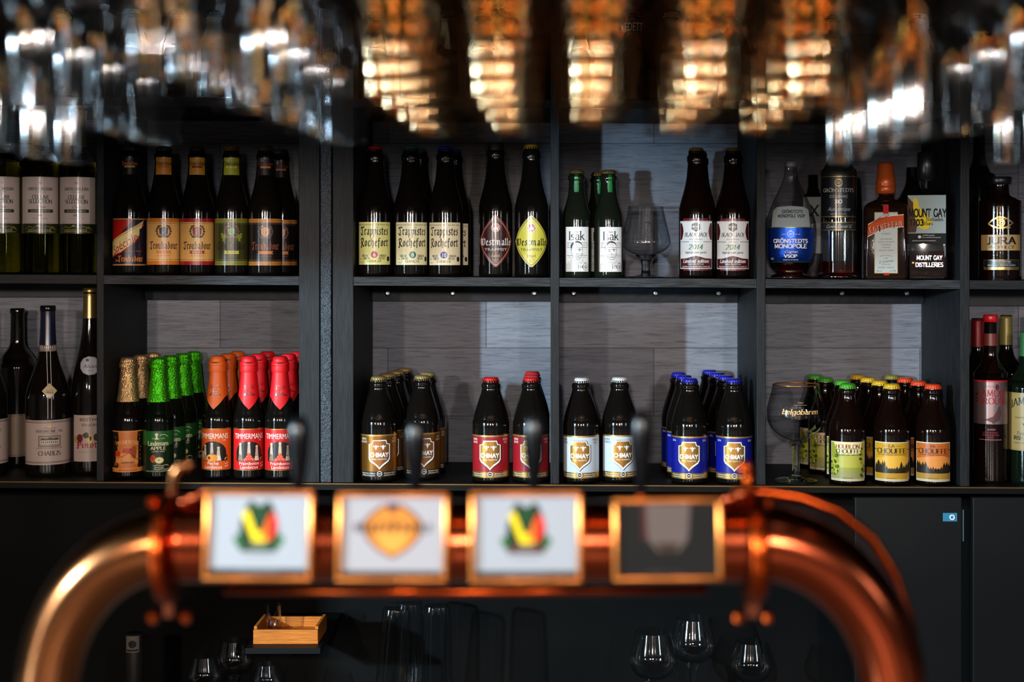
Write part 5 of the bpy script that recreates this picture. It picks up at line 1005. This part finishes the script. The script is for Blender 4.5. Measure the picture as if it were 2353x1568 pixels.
for p, Y, k_, lab in ((1500, 2.58, 1.07, 'stemmed goblet in the dark under the counter, nearest the tap plates'), (1592, 2.69, 1.05, 'stemmed goblet in the dark under the counter, middle of three'), (1725, 2.60, .92, 'stemmed goblet in the dark under the counter, smaller one near the copper clamp'),
                     (470, 2.60, .75, 'low stemmed glass in the dark under the counter, below the left beer bay'), (538, 2.68, .80, 'second low stemmed glass in the dark under the counter, left of the tray'), (612, 2.62, .62, 'small stemmed glass on the lower shelf beneath the wooden tray')):
    goblet('stemmed_goblet', px(p, Y), Y, .6603, gob_b, gob_s, gob_f, lab, 'glass', k=S1*k_, mat=g_low)
    _pc.clear() if False else None
hp = root('hinge_plate', (px(2183, D-.017), D-.0165, pz(1189, D-.017)), 0, 'small bright blue hinge plate with a white ring on the black cabinet door', 'hinge')
link('plate', MB().box(-.0125, .0125, -.0012, 0, -.0075, .0075, .0005).mesh('plate', pm('blue_plate', '#3a86a8', rough=.3, metal=.3)), hp)
link('ring', MB().tube([(.0035+.0038*math.cos(R(a)), -.0022, .0038*math.sin(R(a))) for a in range(0, 361, 15)], .0012, 8).mesh('ring', pm('white_ring', '#e8e8e8', rough=.3), True), hp)
link('door_edge_strip', MB().box(px(2205.5, D), px(2208, D), D-.018, D-.0166, pz(1240, D), pz(1168, D)).mesh('door_edge_strip', pm('steel_strip', '#9ab8c0', rough=.25, metal=.9)), label='thin bright steel strip on the cabinet door edge', category='strip')

# ------------------------------------------------------------------ copper tap tower
YT = 1.30; U = YT/F                               # metres per pixel at the tower
def T(p, q): return (p-1276)*U, ZC-(q-600)*U
cop = pm('polished_copper', '#8a3c22', rough=.2, metal=1, bump=(10, .12)); cop2 = pm('orange_copper', '#963810', rough=.27, metal=1); brs = pm('aged_brass_copper', '#7a4a2c', rough=.2, metal=1, bump=(18, .3))
tw_ = root('tap_tower', (*[T(1060, 1240)[0]], YT, 0), 0, 'polished copper bridge-shaped beer tap tower in the foreground', 'tap tower')
ox = tw_.location.x
def W(p, q, dy=0): x, z = T(p, q); return (x-ox, dy, z)
rp = 93*U
link('bridge_pipe', MB().tube([W(p, 1245) for p in range(392, 1745, 40)]+[W(1735, 1245)], rp, 48).mesh('bridge_pipe', cop, True), tw_)
def elbow(cx, cy, rad, ry, a0, a1):
    pts = [W(cx+rad*math.cos(R(a0+(a1-a0)*i/24)), cy-ry*math.sin(R(a0+(a1-a0)*i/24))) for i in range(25)]
    e = pts[-1]; pts.append((e[0], e[1], .9505)); return pts
link('elbow_pipe', MB().tube(elbow(405, 1600, 296, 350, 90, 180), [84*U-14*U*min(i, 24)/24 for i in range(26)], 48).mesh('elbow_pipe', brs, True), tw_)['label'] = 'browner elbow pipe bending down on the near side of the left clamp'
link('elbow_pipe', MB().tube(elbow(1725, 1595, 325, 350, 90, 0), [88*U-12*U*min(i, 24)/24 for i in range(26)], 48).mesh('elbow_pipe', cop, True), tw_)
# second thinner rail over the right elbow and below the bridge
pts = [W(1700, 1150, .05), W(1780, 1152, .05), W(1860, 1164, .05), W(1950, 1198, .05), W(2030, 1262, .05), W(2085, 1350, .05), W(2120, 1450, .05), W(2140, 1568, .05), (W(2150, 1700)[0], .05, .9505)]
link('upper_rail', MB().tube(pts, 14*U, 16).mesh('upper_rail', cop2, True), tw_)
pts = [W(1700, 1212, .04), W(1800, 1216, .04), W(1880, 1250, .04), W(1970, 1318, .04), W(2040, 1410, .04), W(2085, 1510, .04), W(2100, 1640, .04), (W(2100, 1640)[0], .04, .9505)]
link('outer_tube', MB().tube(pts, 30*U, 24).mesh('outer_tube', cop2, True), tw_)
link('lower_rail', MB().tube([W(480, 1392, .06), W(1060, 1396, .06), W(1640, 1390, .06)], 11*U, 16).mesh('lower_rail', cop2, True), tw_)
link('rail_bracket', MB().tube([W(500, 1300, .06), W(500, 1392, .06)], 6*U, 10).tube([W(1630, 1300, .06), W(1630, 1392, .06)], 6*U, 10).mesh('rail_bracket', cop2, True), tw_)
RX = Matrix.Rotation(math.pi/2, 3, 'Y')
for cx, hw in ((390, 15), (1730, 21)):
    c = W(cx, 1258); h = hw*U; r_ = 128*U
    fl = link('clamp_flange', MB().lathe([(60*U, -h), (r_*.95, -h), (r_, -h*.5), (r_, h*.5), (r_*.95, h), (60*U, h)], 48, c, RX).mesh('clamp_flange', cop2, True), tw_)
    for s in (-1, 1):
        for q in (1153, 1418 if cx < 1000 else 1418):
            b = W(cx+s*(38 if cx < 1000 else 34), q)
            link('bolt', MB().lathe([(.001, -12*U), (12*U, -11*U), (17*U, -5*U), (17*U, 5*U), (12*U, 11*U), (.001, 12*U)], 6, b, RX).mesh('bolt', cop2), fl)
    b = W(cx, 1418); link('lug', MB().box(b[0]-h*.7, b[0]+h*.7, -12*U, 12*U, b[2], b[2]+50*U, 2*U).mesh('lug', pm('dark_copper', '#5a2a18', rough=.4, metal=.9)), fl)
link('finial_hook', MB().tube([W(398, 1180), W(398, 1120), W(402, 1092), W(414, 1074), W(432, 1068), W(448, 1076)], [13*U, 13*U, 14*U, 15*U, 15*U, 9*U], 18).mesh('finial_hook', brs, True), tw_)
link('finial_knob', MB().tube([W(1722, 1170), W(1720, 1130), W(1718, 1105), W(1718, 1085)], [15*U, 14*U, 13*U, 15*U], 18).ball(W(1712, 1076), 21*U, 20).mesh('finial_knob', cop2, True), tw_)
for a, b in (((430, 1150), (478, 1128)), ((1650, 1150), (1700, 1132))):
    link('handle_stub', MB().tube([W(*a, -.01), W(*b, -.01)], 11*U, 14).ball(W(*a, -.01), 14*U, 14).ball(W(*b, -.01), 14*U, 14).mesh('handle_stub', cop, True), tw_)
# medallions
fr = pm('copper_badge_frame', '#c87838', rough=.3, metal=.95)
def medal(x0, x1, y0, y1, lab, draw, dark=False, ry=0):
    cx, cy_ = (x0+x1)/2, (y0+y1)/2; x, z = T(cx, cy_); w = (x1-x0)*U/2; h = (y1-y0)*U/2; yb = -rp-.012
    m = root('tap_badge', (x, YT+yb, z), 0, lab, 'tap badge', None); m.rotation_euler = (R(-7), 0, R(ry))
    b = 12*U
    F_ = MB()
    for bx in ((-w, w, -h, -h+b), (-w, w, h-b, h), (-w, -w+b, -h+b*.8, h-b*.8), (w-b, w, -h+b*.8, h-b*.8)): F_.box(bx[0], bx[1], -.006, .004, bx[2], bx[3], .0022)
    link('badge_frame', F_.mesh('badge_frame', fr, True), m)
    link('backing', MB().box(-w+b*.5, w-b*.5, -.001, .004, -h+b*.5, h-b*.5).mesh('backing', cop2), m)
    L = Lab(); k = U/S1; ww, hh = (w-b)/S1, (h-b)/S1
    draw(L, ww, hh)
    q = link('badge_plate', L.build('badge_plate', 1, None, flat=True), m, (0, -.0012, 0))
    link('mount', MB().tube([(0, .004, 0), (0, rp*.2+.012, 0)], 14*U, 14).mesh('mount', cop2), m)
    return m
class Scaled:
    """draws into a Lab with a scale and an offset"""
    def __init__(s, L, k, ky, dv): s.L, s.k, s.ky, s.dv = L, k, ky, dv
    def poly(s, p, c, ly=1): s.L.poly([(u*s.k, v*s.ky+s.dv) for u, v in p], c, ly)
    def text(s, t, u, v, h, c, w=None, **k): s.L.text(t, u*s.k, v*s.ky+s.dv, h*s.ky, c, w=w and w*s.k, **k)
def vlogo(L0, w, h, base='~#1c4a24', foot='~#12280f', bar='~#0c0e10'):
    L0.rect(-w, -h, w, h, '~#7e8288', 0); L0.rect(-w, -h, w, -h+7, bar, 1); L = Scaled(L0, 1.0, 1.16, 6)
    L.poly([(-13, 26), (-9, 28), (-4, 24), (0, 23), (4, 24), (9, 28), (13, 26), (19, 14), (22, 2), (20, -16), (-20, -16), (-22, 2), (-19, 14)], '~#0a1c0e', 1)
    L.poly([(-20, 15), (-13, 20), (-3, -2), (6, -2), (13, 17), (20, 12), (12, -8), (4, -15), (-5, -15)], '~#b8a410', 2); L.poly([(13, 17), (20, 12), (21, 2), (14, -10), (8, -9), (9, 5)], '~#a81410', 3); L.poly([(8, 8), (13, 17), (11, 0), (5, -10), (1, -8)], '~#c06010', 3)
    L.poly([(-11, 25), (0, 22), (11, 25), (3, 2), (-2, 2)], '~#0e3016', 4)
    for s in (-1, 1): L.poly([(s*20, -2), (s*29, -8), (s*26, -14), (s*22, -18), (s*17, -18)], base, 2)
    L.poly([(-18, -12), (18, -12), (21, -21), (-21, -21)], foot, 4); L.text('VEDETT', 0, -18.5, 4.4, '~#707a70', w=24, ly=5); L.text('EXTRA BLOND', 0, -26.5, 3, '~#60686c', w=30, ly=2); L0.text('BELGIAN BEER', 0, -h+2, 3.4, '~#50555a', w=44, ly=2)
def mlogo(L0, w, h):
    L0.rect(-w, -h, w, h, '~#807e82', 0); L0.rect(-w, -h, w, -h+6, '~#2c2218', 1); L = Scaled(L0, 1.4, 1.28, 9)
    L.poly([(-17, 14), (-8, 21), (8, 21), (17, 14), (24, 6), (22, -8), (12, -19), (0, -26), (-12, -19), (-22, -8), (-24, 6)], '~#5a3418', 1)
    L.poly([(-15, 12), (-7, 18.5), (7, 18.5), (15, 12), (21, 5), (19.5, -7), (11, -17), (0, -23.5), (-11, -17), (-19.5, -7), (-21, 5)], '~#a06424', 2)
    L.poly([(-3.5, 22), (3.5, 22), (4.5, 17), (0, 14), (-4.5, 17)], '~#3a1422', 3); L.poly([(-14, -2), (14, -2), (8, -16), (0, -20), (-8, -16)], '~#b07830', 3); L.text('Maredsous', 0, -3, 10, '~#241414', w=62, font='black', ly=5)
def dlogo(L, w, h):
    L.rect(-w, -h, w, h, '~#060606', 0); L.poly([(-24, h), (26, h), (23, 0), (12, -14), (-10, -14), (-22, 0)], '~#4a403c', 1); L.poly([(-29, h), (-24, h), (-22, 0), (-28, 0)], '~#34100f', 1); L.poly([(-14, -4), (14, -4), (10, -14), (-8, -14)], '~#281c14', 2); L.text('ABBEY ALE', -4, -h+2, 3.4, '~#2c2a28', w=44, ly=2)
medal(500, 743, 1107, 1305, 'copper-framed white tap badge with a green, yellow and red emblem, first on the tower', vlogo, ry=-2)
medal(793, 1040, 1112, 1308, 'copper-framed white tap badge with a round golden emblem', mlogo, ry=-1)
medal(1087, 1336, 1110, 1310, 'copper-framed white tap badge with a tricolour emblem over a brown foot', lambda L, w, h: vlogo(L, w, h, foot='~#3a1410', bar='~#2a2826'), ry=1)
medal(1402, 1645, 1125, 1306, 'copper-framed dark tap badge with a greyish stripe, beside the clamp', dlogo, ry=3)
# black tap handles
hm = pm('black_tap_handle', '#060709', rough=.25, spec=.22)
for p, q, lab in ((672, 962, 'glossy black tap handle in front of the red-labelled fruit beers'), (948, 968, 'glossy black tap handle in front of the gold-labelled beers'), (1226, 955, 'glossy black tap handle in front of the divider'), (1478, 950, 'glossy black tap handle with a bright edge, beside the white-labelled beers')):
    x, z = T(p, q); r = root('tap_lever', (x, YT+.03, T(p, 1165)[1]), 0, lab, 'tap lever')
    H = z-T(p, 1165)[1]
    link('handle_grip', MB().lathe(smooth_prof([(9*U, 0), (11*U, H*.12), (18*U, H*.3), (25*U, H*.55), (27*U, H*.75), (22*U, H*.92), (10*U, H*.99), (2*U, H)], 4), 28).mesh('handle_grip', hm, True), r)
    link('handle_collar', MB().lathe([(12*U, -.012), (14*U, -.010), (14*U, .006), (10*U, .008)], 24).mesh('handle_collar', cop2, True), r)
# the bar the tower stands on, just below the frame
link('bar_counter', MB().box(-1.41, 1.6, .30, 1.70, .915, .95, .004).mesh('bar_counter', pm('pale_stone_bar_top', '#6c6056', rough=.35)), label='pale stone bar counter that the copper tap tower stands on', category='counter')
link('bar_cabinet', MB().box(-1.40, 1.55, .40, 1.60, .0, .914).mesh('bar_cabinet', pm('dark_bar_front', '#1e1a18', rough=.6)), label='dark cabinet below the pale bar counter', category='cabinet')

# ------------------------------------------------------------------ glasses hanging upside down from the rack
ZR = 1.838                                         # underside height of the rack rails
rk = root('glass_rack', (0, 1.4, ZR), 0, 'overhead rack of dark rails from which the stemmed glasses hang', 'glass rack')
rm = pm('dark_rack_metal', '#1c1c1e', rough=.5, metal=.4)
g_hang = thin_glass('hanging_amber_tint_glass', (.93, .92, .90), (.62, .50, .38), .07, .035, .20, .0, (.5, .45, .4), (1, .66, .36))  # warm lamp light put into the amber tint of the reflections
g_cool = thin_glass('hanging_clear_glass', (.95, .96, .97), (.62, .64, .68), .07, .032, .22, .0, (.5, .5, .52))
def hanging(x, y, kind, lab, group=None, dz=0):
    """z = 0 is the foot lying on the rails, bowl below"""
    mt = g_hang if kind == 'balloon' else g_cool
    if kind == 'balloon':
        n = 34; bowl = []
        base = [(-.070, .004), (-.074, .014), (-.086, .030), (-.104, .0375), (-.124, .0408), (-.150, .041), (-.172, .039), (-.196, .036), (-.214, .034)]
    elif kind == 'wine': base = [(-.085, .004), (-.090, .013), (-.102, .024), (-.124, .034), (-.150, .0375), (-.180, .036), (-.205, .033), (-.225, .031)]
    elif kind == 'flute': base = [(-.085, .004), (-.092, .011), (-.112, .019), (-.150, .0235), (-.190, .0245), (-.225, .0235), (-.245, .0225)]
    else: base = [(-.060, .004), (-.066, .016), (-.085, .030), (-.12, .038), (-.16, .040), (-.19, .038)]
    key = ('hang', kind)
    if key not in _pc:
        pr = smooth_prof([(r, z) for z, r in base], 8)
        if kind in ('balloon', 'tulip'):           # ripples added to the bowl so lamps leave rows of highlights
            pr = [(r*(1+.008*math.sin(z*2*math.pi/.0155)), z) for r, z in pr]
        m1 = MB().lathe(pr, 48, close=False).tube([(pr[-1][0]*math.cos(R(a)), pr[-1][0]*math.sin(R(a)), pr[-1][1]) for a in range(0, 361, 10)], .0013, 8).mesh('bowl', mt, True)
        zt = base[0][0]
        m2 = MB().lathe([(.0038, zt-.003), (.0048, zt+.002), (.0040, zt*.5), (.0045, -.008), (.008, -.003)], 20).mesh('stem', mt, True)
        m3 = MB().lathe([(.004, -.005), (.018, -.002), (.033, 0), (.035, .0012), (.033, .002), (.001, .0024)], 36).mesh('foot', mt, True)
        _pc[key] = (m1, m2, m3)
    r = root('hanging_glass', (x, y, ZR+.0135+dz), 0, lab, 'hanging glass', group)
    for nm, me in zip(('bowl', 'stem', 'foot'), _pc[key]): link(nm, me, r)
    return r
# rack: pairs of rails, one pair per column of glasses, hung from the ceiling by rods
cols = [(-.62, 'flute'), (-.52, 'flute'), (-.425, 'wine'), (-.325, 'tulip'), (-.232, 'wine'), (-.1357, 'balloon'), (-.0485, 'balloon'), (.036, 'balloon'), (.131, 'balloon'), (.2175, 'balloon'), (.305, 'flute'), (.395, 'wine'), (.485, 'flute'), (.585, 'wine')]
ORDC = ['first', 'second', 'third', 'fourth', 'fifth']
cc = {}
colname = {-.62: 'column at the far left edge', -.52: 'second column from the left', -.425: 'third column from the left', -.325: 'fourth column from the left', -.232: 'pale column left of the amber-lit ones',
           -.1357: 'first amber-lit column', -.0485: 'second amber-lit column', .036: 'third, shorter amber-lit column', .131: 'fourth amber-lit column', .2175: 'fifth amber-lit column', .305: 'flute column with the bright white streak', .395: 'column just right of the bright flutes', .485: 'second column from the right edge', .585: 'column at the right edge'}
random.seed(11)
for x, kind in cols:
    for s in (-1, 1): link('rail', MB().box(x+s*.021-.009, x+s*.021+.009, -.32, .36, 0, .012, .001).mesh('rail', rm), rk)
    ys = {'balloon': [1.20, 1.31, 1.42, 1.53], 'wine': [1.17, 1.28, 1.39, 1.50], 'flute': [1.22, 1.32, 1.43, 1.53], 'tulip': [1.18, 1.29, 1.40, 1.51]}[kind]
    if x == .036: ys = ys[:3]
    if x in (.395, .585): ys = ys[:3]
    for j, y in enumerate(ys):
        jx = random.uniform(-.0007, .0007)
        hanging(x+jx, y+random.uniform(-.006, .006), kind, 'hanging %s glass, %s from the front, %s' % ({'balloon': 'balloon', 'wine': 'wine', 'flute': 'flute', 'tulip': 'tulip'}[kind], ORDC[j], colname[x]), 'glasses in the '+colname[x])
for y in (-.30, .35): link('cross_bar', MB().box(-.72, .68, y-.012, y+.012, .012, .026, .001).mesh('cross_bar', rm), rk)
for x in (-.70, -.2, .3, .66):
    for y in (-.30, .35): link('hanger_rod', MB().tube([(x, y, .026), (x, y, 1.9495-ZR)], .005, 10).mesh('hanger_rod', rm, True), rk)
